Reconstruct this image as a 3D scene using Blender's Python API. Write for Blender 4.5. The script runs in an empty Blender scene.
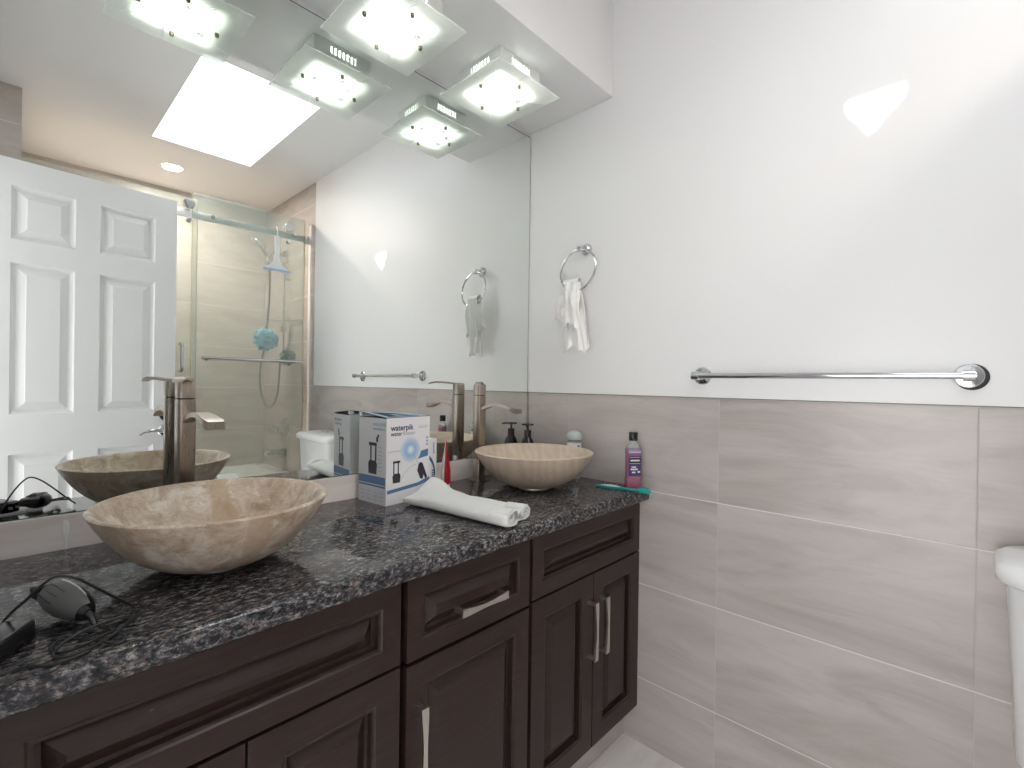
import bpy, bmesh, math, random
from math import sin, cos, pi, radians
from mathutils import Matrix, Vector, noise
random.seed(7)
S = bpy.context.scene
COL = S.collection
S.view_settings.view_transform = 'Standard'
S.view_settings.look = 'None'
S.view_settings.gamma = 1.0
S.view_settings.use_curve_mapping = False
S.view_settings.exposure = 0.86

# ------------------------------------------------------------------ camera
YAW, PITCH, ROLL = 0.8116, -0.0015, 0.0145
CAM = Vector((-1.50494, -1.33372, 1.21642))
fwd = Vector((sin(YAW) * cos(PITCH), cos(YAW) * cos(PITCH), sin(PITCH)))
rgt0 = Vector((cos(YAW), -sin(YAW), 0))
up0 = rgt0.cross(fwd)
rgt = rgt0 * cos(ROLL) + up0 * sin(ROLL)
upv = -rgt0 * sin(ROLL) + up0 * cos(ROLL)
cd = bpy.data.cameras.new('camera')
cd.sensor_width = 36.0
cd.lens = 483.4747 / 1024 * 36.0
cd.clip_start = 0.01
cam = bpy.data.objects.new('camera', cd)
COL.objects.link(cam)
M = Matrix((rgt, upv, -fwd)).transposed().to_4x4()
M.translation = CAM
cam.matrix_world = M
S.camera = cam

# ------------------------------------------------------------------ daylight
SKY = 1.0
SKYLIGHT = 4.2
BULB = 430.0
SPOT = 470.0
SUN = 30.0
HALL_FILL = 3.0                         # added fill light from an unseen hall pane
w = bpy.data.worlds.new('world'); S.world = w; w.use_nodes = True
bg = w.node_tree.nodes['Background']
bg.inputs['Color'].default_value = (0.95, 0.97, 1.0, 1)
bg.inputs['Strength'].default_value = SKY
sl = bpy.data.lights.new('sun', 'SUN'); sl.energy = SUN; sl.angle = radians(1.0)
sl.color = (1, 0.97, 0.92)
sun = bpy.data.objects.new('sun', sl); COL.objects.link(sun)
SUN_K = 1.39                       # drop per metre towards the right wall
sun.rotation_euler = Vector((1, 0, -SUN_K)).to_track_quat('-Z', 'Y').to_euler()
sun.location = (-1.6, -1.15, 4.2)
S.cycles.max_bounces = 14
S.cycles.diffuse_bounces = 6
S.cycles.glossy_bounces = 6
S.cycles.transmission_bounces = 10
S.cycles.transparent_max_bounces = 12
S.cycles.sample_clamp_indirect = 6.0
S.cycles.use_denoising = True

# ------------------------------------------------------------------ materials
class NT:
    def __init__(s, name):
        s.m = bpy.data.materials.new(name); s.m.use_nodes = True
        s.t = s.m.node_tree; s.b = s.t.nodes['Principled BSDF']; s.out = s.t.nodes['Material Output']
    def n(s, typ, **kw):
        nd = s.t.nodes.new(typ)
        for k, v in kw.items():
            if k in nd.inputs.keys(): s.set(nd.inputs[k], v)
            else: setattr(nd, k, v)
        return nd
    def set(s, inp, v):
        if isinstance(v, bpy.types.NodeSocket): s.t.links.new(v, inp)
        else: inp.default_value = v
    def link(s, a, b): s.t.links.new(a, b)
    def p(s, **kw):
        for k, v in kw.items(): s.set(s.b.inputs[k.replace('_', ' ')], v)
        return s
    def ramp(s, fac, stops, interp='LINEAR'):
        r = s.n('ShaderNodeValToRGB'); s.link(fac, r.inputs[0]); cr = r.color_ramp; cr.interpolation = interp
        while len(cr.elements) < len(stops): cr.elements.new(0.5)
        for e, (p, c) in zip(cr.elements, stops):
            e.position = p; e.color = (*c, 1) if len(c) == 3 else c
        return r.outputs[0]
    def pos(s): return s.n('ShaderNodeNewGeometry').outputs['Position']
    def obj(s): return s.n('ShaderNodeTexCoord').outputs['Object']
    def map(s, vec, scale=(1, 1, 1), loc=(0, 0, 0), rot=(0, 0, 0)):
        m = s.n('ShaderNodeMapping'); s.link(vec, m.inputs['Vector'])
        m.inputs['Scale'].default_value = scale; m.inputs['Location'].default_value = loc; m.inputs['Rotation'].default_value = rot
        return m.outputs[0]
    def noise(s, vec, scale, detail=4, rough=.55, dist=0):
        nd = s.n('ShaderNodeTexNoise'); s.link(vec, nd.inputs['Vector'])
        nd.inputs['Scale'].default_value = scale; nd.inputs['Detail'].default_value = detail
        nd.inputs['Roughness'].default_value = rough; nd.inputs['Distortion'].default_value = dist
        return nd.outputs['Fac']
    def mix(s, f, a, b, mode='MIX'):
        m = s.n('ShaderNodeMix', data_type='RGBA', blend_type=mode)
        s.set(m.inputs[0], f); 
        for i, v in ((6, a), (7, b)):
            if isinstance(v, tuple) and len(v) == 3: v = (*v, 1)
            s.set(m.inputs[i], v)
        return m.outputs[2]
    def math(s, op, a, b=0.0):
        m = s.n('ShaderNodeMath', operation=op); s.set(m.inputs[0], a); s.set(m.inputs[1], b); return m.outputs[0]
    def bump(s, h, strength=.2, dist=.002):
        b = s.n('ShaderNodeBump'); s.link(h, b.inputs['Height']); b.inputs['Strength'].default_value = strength
        b.inputs['Distance'].default_value = dist; s.link(b.outputs[0], s.b.inputs['Normal']); return s

def plain(name, col, rough=.5, metal=0., **kw):
    t = NT(name); t.p(Base_Color=(*col, 1), Roughness=rough, Metallic=metal, **kw); return t.m

def paint(name, col, rough):
    t = NT(name); t.p(Base_Color=(*col, 1), Roughness=rough)
    t.bump(t.noise(t.pos(), 260, 2), .04, .001); return t.m

def tile(name, axis, z0, h0, tw=.5695, th=.32, tint=(1, 1, 1)):
    """large greige tiles with slow horizontal veins; axis is the horizontal world axis of the wall"""
    t = NT(name)
    sep = t.n('ShaderNodeSeparateXYZ'); t.link(t.pos(), sep.inputs[0])
    u = t.math('ADD', sep.outputs[axis], -h0 + 100 * tw); v = t.math('ADD', sep.outputs[2], -z0 + 100 * th)
    cu = t.n('ShaderNodeCombineXYZ'); t.link(u, cu.inputs[0]); t.link(v, cu.inputs[1])
    iu = t.math('FLOOR', t.math('DIVIDE', u, tw)); iv = t.math('FLOOR', t.math('DIVIDE', v, th))
    seed = t.math('ADD', t.math('MULTIPLY', iu, 7.31), t.math('MULTIPLY', iv, 3.77))
    cv = t.n('ShaderNodeCombineXYZ'); t.link(u, cv.inputs[0]); t.link(v, cv.inputs[1]); t.link(seed, cv.inputs[2])
    vein = t.noise(t.map(cv.outputs[0], (1.0, 4.2, 1), rot=(0, 0, radians(9))), 2.0, 7, .56, 1.1)
    vein2 = t.noise(t.map(cv.outputs[0], (.7, 9, 1), rot=(0, 0, radians(12))), 2.6, 5, .55, .9)
    c = lambda r, g, b: (r * tint[0], g * tint[1], b * tint[2])
    base = t.ramp(vein, [(.30, c(.415, .368, .346)), (.46, c(.482, .439, .419)), (.58, c(.518, .480, .463)), (.75, c(.548, .518, .504))])
    ln = t.ramp(vein2, [(.455, (0, 0, 0)), (.5, (1, 1, 1)), (.52, (0, 0, 0))])
    base = t.mix(t.math('MULTIPLY', ln, .15), base, c(.36, .317, .297))
    # grout
    fu = t.math('FRACT', t.math('DIVIDE', u, tw)); fv = t.math('FRACT', t.math('DIVIDE', v, th))
    du = t.math('MULTIPLY', t.math('MINIMUM', fu, t.math('SUBTRACT', 1.0, fu)), tw)
    dv = t.math('MULTIPLY', t.math('MINIMUM', fv, t.math('SUBTRACT', 1.0, fv)), th)
    d = t.math('MINIMUM', du, dv)
    gh = t.math('LESS_THAN', dv, .0014)
    g = t.math('MAXIMUM', gh, t.math('LESS_THAN', du, .0012))
    col = t.mix(gh, t.mix(g, base, c(.49, .465, .452)), c(.70, .68, .665))
    t.p(Base_Color=col, Roughness=t.math('ADD', t.math('MULTIPLY', g, .45), .27))
    hb = t.ramp(t.math('MULTIPLY', d, 100), [(.08, (0, 0, 0)), (.30, (1, 1, 1))])
    t.bump(hb, .22, .0012)
    return t.m

def granite(name):
    t = NT(name); p = t.map(t.pos(), (1.0, 1.9, 1.5), rot=(0, 0, radians(35)))
    n1 = t.noise(p, 74, 6, .72, .3)
    n2 = t.noise(t.map(p, (1, 1, 1), (7, 3, 2)), 60, 4, .65, .5)
    n3 = t.noise(t.map(p, (1, 1, 1), (17, 13, 5)), 130, 4, .7)
    n4 = t.noise(t.map(p, (1, 1, 1), (1, 23, 9)), 9, 3, .5)
    a = t.ramp(n1, [(.38, (.004, .004, .005)), (.47, (.028, .029, .035)), (.545, (.12, .117, .125)), (.64, (.36, .33, .31))])
    pink = t.ramp(n2, [(.54, (0, 0, 0)), (.64, (1, 1, 1))])
    a = t.mix(t.math('MULTIPLY', pink, .5), a, (.25, .17, .14))
    blk = t.ramp(n3, [(.42, (1, 1, 1)), (.49, (0, 0, 0))])
    a = t.mix(t.math('MULTIPLY', blk, .9), a, (.016, .016, .02))
    a = t.mix(t.math('MULTIPLY', t.ramp(n4, [(.5, (0, 0, 0)), (.68, (1, 1, 1))]), .3), a, (.045, .046, .058))
    t.p(Base_Color=a, Roughness=.055, IOR=1.42)
    t.bump(t.noise(t.pos(), 18, 2), .03, .002)
    return t.m

def espresso(name):
    t = NT(name); o = t.pos()
    g = t.noise(t.map(o, (9, 9, 120)), 1.2, 4, .6)
    n = t.noise(o, 5, 4)
    c = t.ramp(g, [(.3, (.025, .0135, .0125)), (.7, (.041, .024, .021))])
    c = t.mix(t.math('MULTIPLY', t.ramp(n, [(.5, (0, 0, 0)), (.75, (1, 1, 1))]), .4), c, (.040, .024, .0215))
    sc = t.ramp(t.noise(t.map(o, (6, 6, 50)), 9, 3, .5), [(.745, (0, 0, 0)), (.77, (1, 1, 1))])
    c = t.mix(t.math('MULTIPLY', sc, .5), c, (.25, .17, .14))
    t.p(Base_Color=c, Roughness=t.math('ADD', t.math('MULTIPLY', n, .12), .25), Specular_IOR_Level=.34)
    t.bump(g, .05, .0006)
    return t.m

def travertine(name, kind):
    t = NT(name); o = t.obj()
    if kind == 'mottled':
        n1 = t.noise(o, 19, 8, .68, .7); n2 = t.noise(t.map(o, (1, 1, 2.2), rot=(.3, .5, .2)), 24, 6, .66, 1.2); n3 = t.noise(o, 60, 5, .6)
        c = t.ramp(n1, [(.34, (.36, .265, .185)), (.45, (.52, .41, .31)), (.55, (.63, .53, .43)), (.66, (.76, .70, .62))])
        ve = t.ramp(n2, [(.485, (0, 0, 0)), (.5, (1, 1, 1)), (.515, (0, 0, 0))])
        c = t.mix(t.math('MULTIPLY', ve, .6), c, (.27, .175, .11))
        c = t.mix(t.math('MULTIPLY', t.ramp(t.noise(t.map(o, (1, 1, 1), (5, 5, 5)), 22, 5), [(.56, (0, 0, 0)), (.66, (1, 1, 1))]), .75), c, (.80, .75, .68))
        # one tan band running across the stone
        sp = t.n('ShaderNodeSeparateXYZ'); t.link(t.map(o, rot=(0, 0, radians(6))), sp.inputs[0])
        bx = t.math('ADD', sp.outputs[0], t.math('MULTIPLY', n1, .03))
        band = t.ramp(t.math('ADD', t.math('MULTIPLY', bx, 4), .5), [(.60, (0, 0, 0)), (.63, (1, 1, 1)), (.74, (1, 1, 1)), (.77, (0, 0, 0))])
        c = t.mix(t.math('MULTIPLY', band, .7), c, (.47, .34, .22))
    else:
        wv = t.n('ShaderNodeTexWave', wave_type='BANDS', bands_direction='X'); t.link(t.map(o, (1, 1, .45), rot=(0, .25, radians(40))), wv.inputs['Vector'])
        wv.inputs['Scale'].default_value = 5.5; wv.inputs['Distortion'].default_value = 6.5; wv.inputs['Detail'].default_value = 5; wv.inputs['Detail Scale'].default_value = 1.3
        n1 = t.noise(o, 20, 5)
        c = t.ramp(wv.outputs['Fac'], [(0, (.55, .45, .355)), (.3, (.61, .505, .405)), (.65, (.65, .55, .45)), (1, (.58, .475, .375))])
        c = t.mix(.25, c, t.ramp(n1, [(.3, (.46, .34, .24)), (.7, (.74, .65, .55))]))
        n3 = t.noise(o, 60, 4)
    pit = t.ramp(n3, [(.30, (1, 1, 1)), (.36, (0, 0, 0))])
    c = t.mix(t.math('MULTIPLY', pit, .5), c, (.32, .22, .15))
    t.p(Base_Color=c, Roughness=.34)
    t.bump(pit, -.15, .002)
    return t.m

def cloth(name, col, scale=900, strength=.5):
    t = NT(name); o = t.obj()
    n = t.noise(o, scale, 2, .6); n2 = t.noise(o, 45, 3)
    t.p(Base_Color=(*col, 1), Roughness=.95, Sheen_Weight=.3)
    t.bump(t.math('ADD', n, t.math('MULTIPLY', n2, 1.2)), strength, .003)
    return t.m

def thin_glass(name, tint, haze=0.0):
    t = NT(name); t.t.nodes.remove(t.b)
    tr = t.n('ShaderNodeBsdfTransparent'); tr.inputs['Color'].default_value = (*tint, 1)
    gl = t.n('ShaderNodeBsdfGlossy'); gl.inputs['Roughness'].default_value = 0.0
    fr = t.n('ShaderNodeFresnel'); fr.inputs['IOR'].default_value = 1.5
    mx = t.n('ShaderNodeMixShader'); t.link(fr.outputs[0], mx.inputs[0]); t.link(tr.outputs[0], mx.inputs[1]); t.link(gl.outputs[0], mx.inputs[2])
    last = mx.outputs[0]
    if haze:
        df = t.n('ShaderNodeBsdfDiffuse'); df.inputs['Color'].default_value = (.74, .82, .78, 1)
        m2 = t.n('ShaderNodeMixShader'); m2.inputs[0].default_value = haze
        t.link(last, m2.inputs[1]); t.link(df.outputs[0], m2.inputs[2]); last = m2.outputs[0]
    t.link(last, t.out.inputs['Surface']); return t.m

def frosted(name):
    t = NT(name); t.t.nodes.remove(t.b)
    a = t.n('ShaderNodeBsdfTranslucent'); a.inputs['Color'].default_value = (.93, .95, .93, 1)
    b = t.n('ShaderNodeBsdfDiffuse'); b.inputs['Color'].default_value = (.84, .86, .84, 1)
    c = t.n('ShaderNodeBsdfTransparent'); c.inputs['Color'].default_value = (.93, .96, .94, 1)
    g = t.n('ShaderNodeBsdfGlossy'); g.inputs['Roughness'].default_value = .25
    m1 = t.n('ShaderNodeMixShader'); m1.inputs[0].default_value = .22; t.link(a.outputs[0], m1.inputs[1]); t.link(b.outputs[0], m1.inputs[2])
    m2 = t.n('ShaderNodeMixShader'); m2.inputs[0].default_value = .30; t.link(m1.outputs[0], m2.inputs[1]); t.link(c.outputs[0], m2.inputs[2])
    m3 = t.n('ShaderNodeMixShader'); m3.inputs[0].default_value = .05; t.link(m2.outputs[0], m3.inputs[1]); t.link(g.outputs[0], m3.inputs[2])
    t.link(m3.outputs[0], t.out.inputs['Surface']); return t.m

def emitter(name, col, strength):
    t = NT(name); t.p(Base_Color=(0, 0, 0, 1)); t.b.inputs['Emission Color'].default_value = (*col, 1)
    t.b.inputs['Emission Strength'].default_value = strength; return t.m

def brushed(name, col, rough=.3):
    t = NT(name); g = t.noise(t.map(t.obj(), (40, 40, 2)), 14, 2)
    c = t.mix(g, tuple(x * .88 for x in col), col)
    t.p(Base_Color=c, Metallic=1.0, Roughness=t.math('ADD', t.math('MULTIPLY', g, .15), rough - .08)); return t.m

PAINT = paint('white wall paint', (.85, .855, .87), .33)
CEIL = paint('ceiling paint', (.88, .88, .885), .6)
TILE_R = tile('greige wall tile', 1, 1.18, -.7785)
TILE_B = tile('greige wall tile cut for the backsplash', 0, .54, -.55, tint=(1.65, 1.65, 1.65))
TILE_T = tile('greige toe kick tile', 0, .54, -.55)
TILE_F = tile('greige shower tile', 0, 1.15, -.45, tint=(1.18, 1.19, 1.18))
def floor_mat():
    t = NT('pale stone floor tile'); o = t.pos()
    sep = t.n('ShaderNodeSeparateXYZ'); t.link(o, sep.inputs[0])
    n = t.noise(t.map(o, (1.2, 7, 1), rot=(0, 0, radians(20))), 3, 6, .6, .8)
    c = t.ramp(n, [(.3, (.72, .685, .65)), (.55, (.80, .77, .74)), (.75, (.85, .83, .80))])
    fu = t.math('FRACT', t.math('DIVIDE', t.math('ADD', sep.outputs[0], 50.12), .60)); fv = t.math('FRACT', t.math('DIVIDE', t.math('ADD', sep.outputs[1], 50.2), .30))
    g = t.math('MAXIMUM', t.math('LESS_THAN', fu, .005), t.math('LESS_THAN', fv, .01))
    t.p(Base_Color=t.mix(g, c, (.48, .45, .42)), Roughness=.3); return t.m
FLOOR = floor_mat()
LIP_SHADE = plain('grey shadow line under paint lip', (.20, .19, .185), .4)
GRAN = granite('speckled grey granite')
ESP = espresso('espresso stained wood')
TRAV_N = travertine('mottled travertine', 'mottled')
TRAV_F = travertine('striped travertine', 'striped')
NICKEL = brushed('brushed nickel', (.42, .365, .32), .30)
PULL = plain('satin nickel', (.70, .64, .60), .28, 1.0)
CHROME = plain('chrome', (.66, .67, .69), .07, 1.0)
HOSE = plain('grey steel hose', (.22, .23, .23), .3, .8)
BLACKRUB = plain('black rubber gasket', (.012, .012, .014), .5)
MIRROR = plain('silvered mirror glass', (.855, .885, .865), .0, 1.0)
MEDGE = plain('dark mirror edge', (.035, .035, .035), .4)
GROUT = plain('white caulk', (.72, .70, .68), .6)
TOWEL = cloth('white terry cloth', (.80, .80, .79))
RAG = cloth('thin white cotton', (.92, .92, .92), 500, .3)
PORC = plain('white porcelain', (.84, .85, .86), .12)
DOORW = paint('white door paint', (.90, .905, .92), .35)
GLASS = thin_glass('clear shower glass', (.965, .99, .972), .17)
GEDGE = plain('glass panel edge', (.60, .52, .30), .25)
FROST = frosted('frosted lamp glass')
BULBM = emitter('lit halogen bulb', (1.0, .97, .92), BULB)
SPOTM = emitter('lit warm downlight lens', (1.0, .87, .75), SPOT)
HALL_FILLM = emitter('hall fill light pane', (1, .985, .97), HALL_FILL)
SKYM = emitter('daylit skylight diffuser', (.95, .98, 1.0), SKYLIGHT)
LAMPW = plain('pale lamp housing metal', (.82, .84, .83), .3)
DARKNUT = plain('bronze cap nut', (.22, .19, .15), .3, 1.0)
CARD = plain('white printed cardboard', (.80, .80, .83), .4)
CARDG = plain('pale grey printed cardboard', (.66, .67, .70), .45)
BLUE = plain('blue print', (.09, .19, .36), .4)
SKYB = plain('light blue lid print', (.24, .42, .62), .35)
INK = plain('dark blue lettering ink', (.035, .05, .10), .5)
INKG = plain('grey lettering ink', (.35, .40, .48), .5)
DARKD = plain('charcoal product print', (.035, .032, .04), .45)
BOXIN = plain('black shade inside carton', (.02, .02, .022), .8)
RAILM = plain('satin chrome rail', (.88, .90, .90), .3, .5)
TRIMG = plain('grey trimmer rubber', (.10, .10, .098), .5)
BLACKP = plain('black glossy plastic', (.012, .012, .014), .22)
CORD = plain('black cord', (.014, .014, .015), .45)
SILV = plain('silver trim plastic', (.6, .6, .6), .25, .6)
RED = plain('red tube print', (.42, .02, .03), .35)
WHITEP = plain('white plastic', (.80, .82, .84), .3)
TEAL = plain('teal brush plastic', (.02, .36, .33), .25)
TEALC = plain('pale clear brush plastic', (.45, .72, .72), .2)
MAGENTA = plain('pink mouthwash', (.34, .13, .20), .10)
PURPLE = plain('purple label', (.075, .045, .16), .35)
LAV = plain('lavender label', (.30, .28, .50), .35)
CLEARP = plain('clear plastic', (.92, .94, .95), .08, Transmission_Weight=.75, IOR=1.25)
TEALLID = plain('cloudy grey-green cap', (.56, .64, .64), .2, Transmission_Weight=.3)
LBLUE = plain('navy label print', (.05, .08, .28), .4)
PUFFB = plain('sky blue mesh sponge', (.46, .76, .90), .6)
PUFFG = plain('grey mesh sponge', (.42, .46, .46), .6)
SQB = plain('pale blue squeegee rubber', (.36, .56, .80), .4)
PAPER = cloth('white toilet paper', (.86, .86, .85), 200, .15)
SMEAR = plain('dried white drip', (.84, .84, .83), .5)
def burst_mat():
    t = NT('blue radial burst print'); o = t.obj()
    ln = t.n('ShaderNodeVectorMath', operation='LENGTH'); t.link(o, ln.inputs[0])
    r = t.math('MULTIPLY', ln.outputs['Value'], 25)
    c = t.ramp(r, [(0, (.85, .9, .95)), (.12, (.72, .83, .93)), (.40, (.33, .52, .74)), (.62, (.42, .58, .78)), (1.0, (.80, .80, .83))])
    t.p(Base_Color=c, Roughness=.4); return t.m
BURST = burst_mat()

# ------------------------------------------------------------------ mesh builder
class B:
    def __init__(s): s.v = []; s.f = []; s.mi = []; s.m = 0
    def mat(s, i): s.m = i; return s
    def face(s, idx): s.f.append(tuple(idx)); s.mi.append(s.m)
    def add(s, vs):
        k = len(s.v); s.v += [Vector(p) for p in vs]; return k
    def quad(s, a, b, c, d): k = s.add((a, b, c, d)); s.face((k, k + 1, k + 2, k + 3)); return s
    def box(s, x0, x1, y0, y1, z0, z1, bev=0):
        if bev: return s.rbox(x0, x1, y0, y1, z0, z1, bev)
        k = s.add([(x, y, z) for z in (z0, z1) for x, y in ((x0, y0), (x1, y0), (x1, y1), (x0, y1))])
        for q in ((3, 2, 1, 0), (4, 5, 6, 7), (0, 1, 5, 4), (1, 2, 6, 5), (2, 3, 7, 6), (3, 0, 4, 7)): s.face([k + i for i in q])
        return s
    def rbox(s, x0, x1, y0, y1, z0, z1, b, seg=3):
        bm = bmesh.new(); bmesh.ops.create_cube(bm, size=1)
        for v in bm.verts: v.co = Vector(((x0 + x1) / 2 + v.co.x * (x1 - x0), (y0 + y1) / 2 + v.co.y * (y1 - y0), (z0 + z1) / 2 + v.co.z * (z1 - z0)))
        bmesh.ops.bevel(bm, geom=list(bm.edges), offset=b, segments=seg, profile=.5, affect='EDGES')
        return s.bm(bm)
    def bm(s, bm):
        bm.verts.index_update(); k = s.add([v.co.copy() for v in bm.verts])
        for f in bm.faces: s.face([k + v.index for v in f.verts])
        bm.free(); return s
    def rings(s, loops, closed=True, cap0=False, cap1=False):
        ks = [s.add(l) for l in loops]; n = len(loops[0])
        for a, b in zip(ks, ks[1:]):
            for i in range(n if closed else n - 1):
                j = (i + 1) % n; s.face((a + i, a + j, b + j, b + i))
        if cap0: s.face([ks[0] + i for i in reversed(range(n))])
        if cap1: s.face([ks[-1] + i for i in range(n)])
        return s
    def lathe(s, prof, c=(0, 0, 0), n=32, axis='z', cap0=False, cap1=False):
        c = Vector(c); L = []
        for r, h in prof:
            ring = []
            for i in range(n):
                a = 2 * pi * i / n; p = (r * cos(a), r * sin(a), h)
                if axis == 'x': p = (p[2], p[0], p[1])
                if axis == 'y': p = (p[1], p[2], p[0])
                ring.append(c + Vector(p))
            L.append(ring)
        return s.rings(L, True, cap0, cap1)
    def tube(s, pts, r, n=10, closed=False, caps=True):
        pts = [Vector(p) for p in pts]; N = len(pts); L = []
        rad = r if isinstance(r, (list, tuple)) else [r] * N
        prev = None
        for i in range(N):
            a = pts[(i - 1) % N] if (closed or i > 0) else pts[0]; b = pts[(i + 1) % N] if (closed or i < N - 1) else pts[-1]
            t = (b - a).normalized()
            if prev is None:
                u = t.cross(Vector((0, 0, 1)))
                if u.length < .1: u = t.cross(Vector((0, 1, 0)))
                u.normalize()
            else: u = (prev - t * prev.dot(t)).normalized()
            prev = u; vv = t.cross(u)
            L.append([pts[i] + (u * cos(2 * pi * k / n) + vv * sin(2 * pi * k / n)) * rad[i] for k in range(n)])
        if closed: L.append(L[0])
        return s.rings(L, True, caps and not closed, caps and not closed)
    def prism(s, poly, d0, d1, plane='xz'):
        def P(a, b, d): return {'xz': (a, d, b), 'yz': (d, a, b), 'xy': (a, b, d)}[plane]
        n = len(poly); k = s.add([P(a, b, d0) for a, b in poly] + [P(a, b, d1) for a, b in poly])
        s.face([k + i for i in range(n)]); s.face([k + n + i for i in reversed(range(n))])
        for i in range(n): j = (i + 1) % n; s.face((k + i, k + n + i, k + n + j, k + j))
        return s
    def xf(s, M, start=0):
        for i in range(start, len(s.v)): s.v[i] = M @ s.v[i]
        return s

ORG = {}
def org(o): return ORG.get(o.name, Vector((0, 0, 0)))
def build(b, name, mats, parent=None, angle=35, origin=None, structure=False, fix=True):
    me = bpy.data.meshes.new(name)
    if parent is not None: o0 = org(parent)
    elif structure: o0 = Vector((0, 0, 0))
    elif origin is not None: o0 = Vector(origin)
    else:
        xs = [v.x for v in b.v]; ys = [v.y for v in b.v]; zs = [v.z for v in b.v]
        o0 = Vector(((min(xs) + max(xs)) / 2, (min(ys) + max(ys)) / 2, min(zs)))
    me.from_pydata([v - o0 for v in b.v], [], b.f)
    for m in (mats if isinstance(mats, (list, tuple)) else [mats]): me.materials.append(m)
    for p, i in zip(me.polygons, b.mi): p.material_index = i
    if fix:
        bm = bmesh.new(); bm.from_mesh(me); bmesh.ops.remove_doubles(bm, verts=bm.verts, dist=1e-6)
        bmesh.ops.recalc_face_normals(bm, faces=bm.faces); bm.to_mesh(me); bm.free()
    if angle:
        for p in me.polygons: p.use_smooth = True
        me.set_sharp_from_angle(angle=radians(angle))
    me.update()
    o = bpy.data.objects.new(name, me); COL.objects.link(o); ORG[o.name] = o0
    if parent is not None: o.parent = parent
    else: o.location = o0
    if structure: o['kind'] = 'structure'
    return o
def tag(o, label, cat, group=None):
    o['label'] = label; o['category'] = cat
    if group: o['group'] = group
    return o
def thing(name, label, cat, loc=(0, 0, 0), group=None):
    o = bpy.data.objects.new(name, None); COL.objects.link(o); o.location = loc; o.empty_display_size = .05
    ORG[o.name] = Vector(loc); return tag(o, label, cat, group)
def dup(root, loc, label, group=None):
    def cp(o, par):
        c = o.copy(); COL.objects.link(c)
        if par is not None: c.parent = par
        for ch in list(o.children): cp(ch, c)
        return c
    r = cp(root, None); r.location = loc; r['label'] = label
    if group: r['group'] = group
    return r
def bez(pts, n=8):
    """Catmull-Rom through pts"""
    P = [Vector(p) for p in pts]; out = []
    for i in range(len(P) - 1):
        p0 = P[max(i - 1, 0)]; p1 = P[i]; p2 = P[i + 1]; p3 = P[min(i + 2, len(P) - 1)]
        for k in range(n):
            t = k / n
            out.append(.5 * ((2 * p1) + (p2 - p0) * t + (2 * p0 - 5 * p1 + 4 * p2 - p3) * t * t + (3 * p1 - p0 - 3 * p2 + p3) * t ** 3))
    out.append(P[-1]); return out

# ------------------------------------------------------------------ room shell
H = 2.61; XL = -1.58; YF = -2.95; SH = -2.01       # ceiling, left wall, shower wall, front of shower tiling
T = .10
b = B(); b.box(XL - T, T, YF - T, T, -T, 0); build(b, 'floor', FLOOR, structure=True, angle=0)
b = B(); b.box(XL, 0, .006, T, 0, H); build(b, 'wall_back', PAINT, structure=True, angle=0)
b = B(); b.box(0, T, YF - T, T, 0, H)
b.mat(1).box(-.004, 0, SH, .006, 1.1815, H); b.mat(2).box(-.0025, 0, SH, .006, 1.179, 1.1815)  # dark strip stands in for the shadow under the paint lip
build(b, 'wall_right', [TILE_R, PAINT, LIP_SHADE], structure=True, angle=0)
b = B(); b.box(XL - T, T, YF - T, YF, 0, H); build(b, 'wall_front', TILE_F, structure=True, angle=0)
# left wall with the doorway the door belongs to
DY0, DY1, DZ = -1.445, -.78, 2.10
b = B(); b.box(XL - T, XL, DY1, T, 0, H); b.box(XL - T, XL, YF, DY0, 0, H); b.box(XL - T, XL, DY0, DY1, DZ, H)
build(b, 'wall_left', PAINT, structure=True, angle=0)
b = B()
for y0, y1 in ((DY1 - .002, DY1 + .06), (DY0 - .06, DY0 + .002)): b.box(XL, XL + .012, y0, y1, 0, DZ + .06)
b.box(XL, XL + .012, DY0, DY1, DZ - .002, DZ + .06); build(b, 'trim_1', DOORW, structure=True, angle=0)
# hallway beyond the doorway
b = B(); HX = -3.0
b.box(HX - T, HX, -2.2, .2, 0, 2.45); b.box(HX, XL - T, -2.2 - T, -2.2, 0, 2.45); b.box(HX, XL - T, .2, .2 + T, 0, 2.45); build(b, 'wall_hall', PAINT, structure=True, angle=0)
b = B(); b.box(HX - T, XL - T, -2.2 - T, .2 + T, 2.45, 2.5); build(b, 'ceiling_hall', CEIL, structure=True, angle=0)
b = B(); b.box(HX - T, XL - T, -2.2 - T, .2 + T, -T, 0); build(b, 'floor_hall', FLOOR, structure=True, angle=0)
b = B(); b.quad((HX + .012, -1.85, .11), (HX + .012, -.25, .11), (HX + .012, -.25, 1.61), (HX + .012, -1.85, 1.61))  # unseen framed glowing pane, added to supply the room's fill light
for y0, y1, z0, z1 in ((-1.92, -.18, .05, .11), (-1.92, -.18, 1.61, 1.67), (-1.92, -1.85, .11, 1.61), (-.25, -.18, .11, 1.61)): b.mat(1).box(HX, HX + .025, y0, y1, z0, z1)
build(b, 'hall_fill_panel', [HALL_FILLM, DOORW], structure=True, angle=0)
# tiled return wall at the near end of the shower
b = B(); b.box(XL, -1.452, YF, SH, 0, H); build(b, 'wall_shower_left', TILE_F, structure=True, angle=0)
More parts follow.
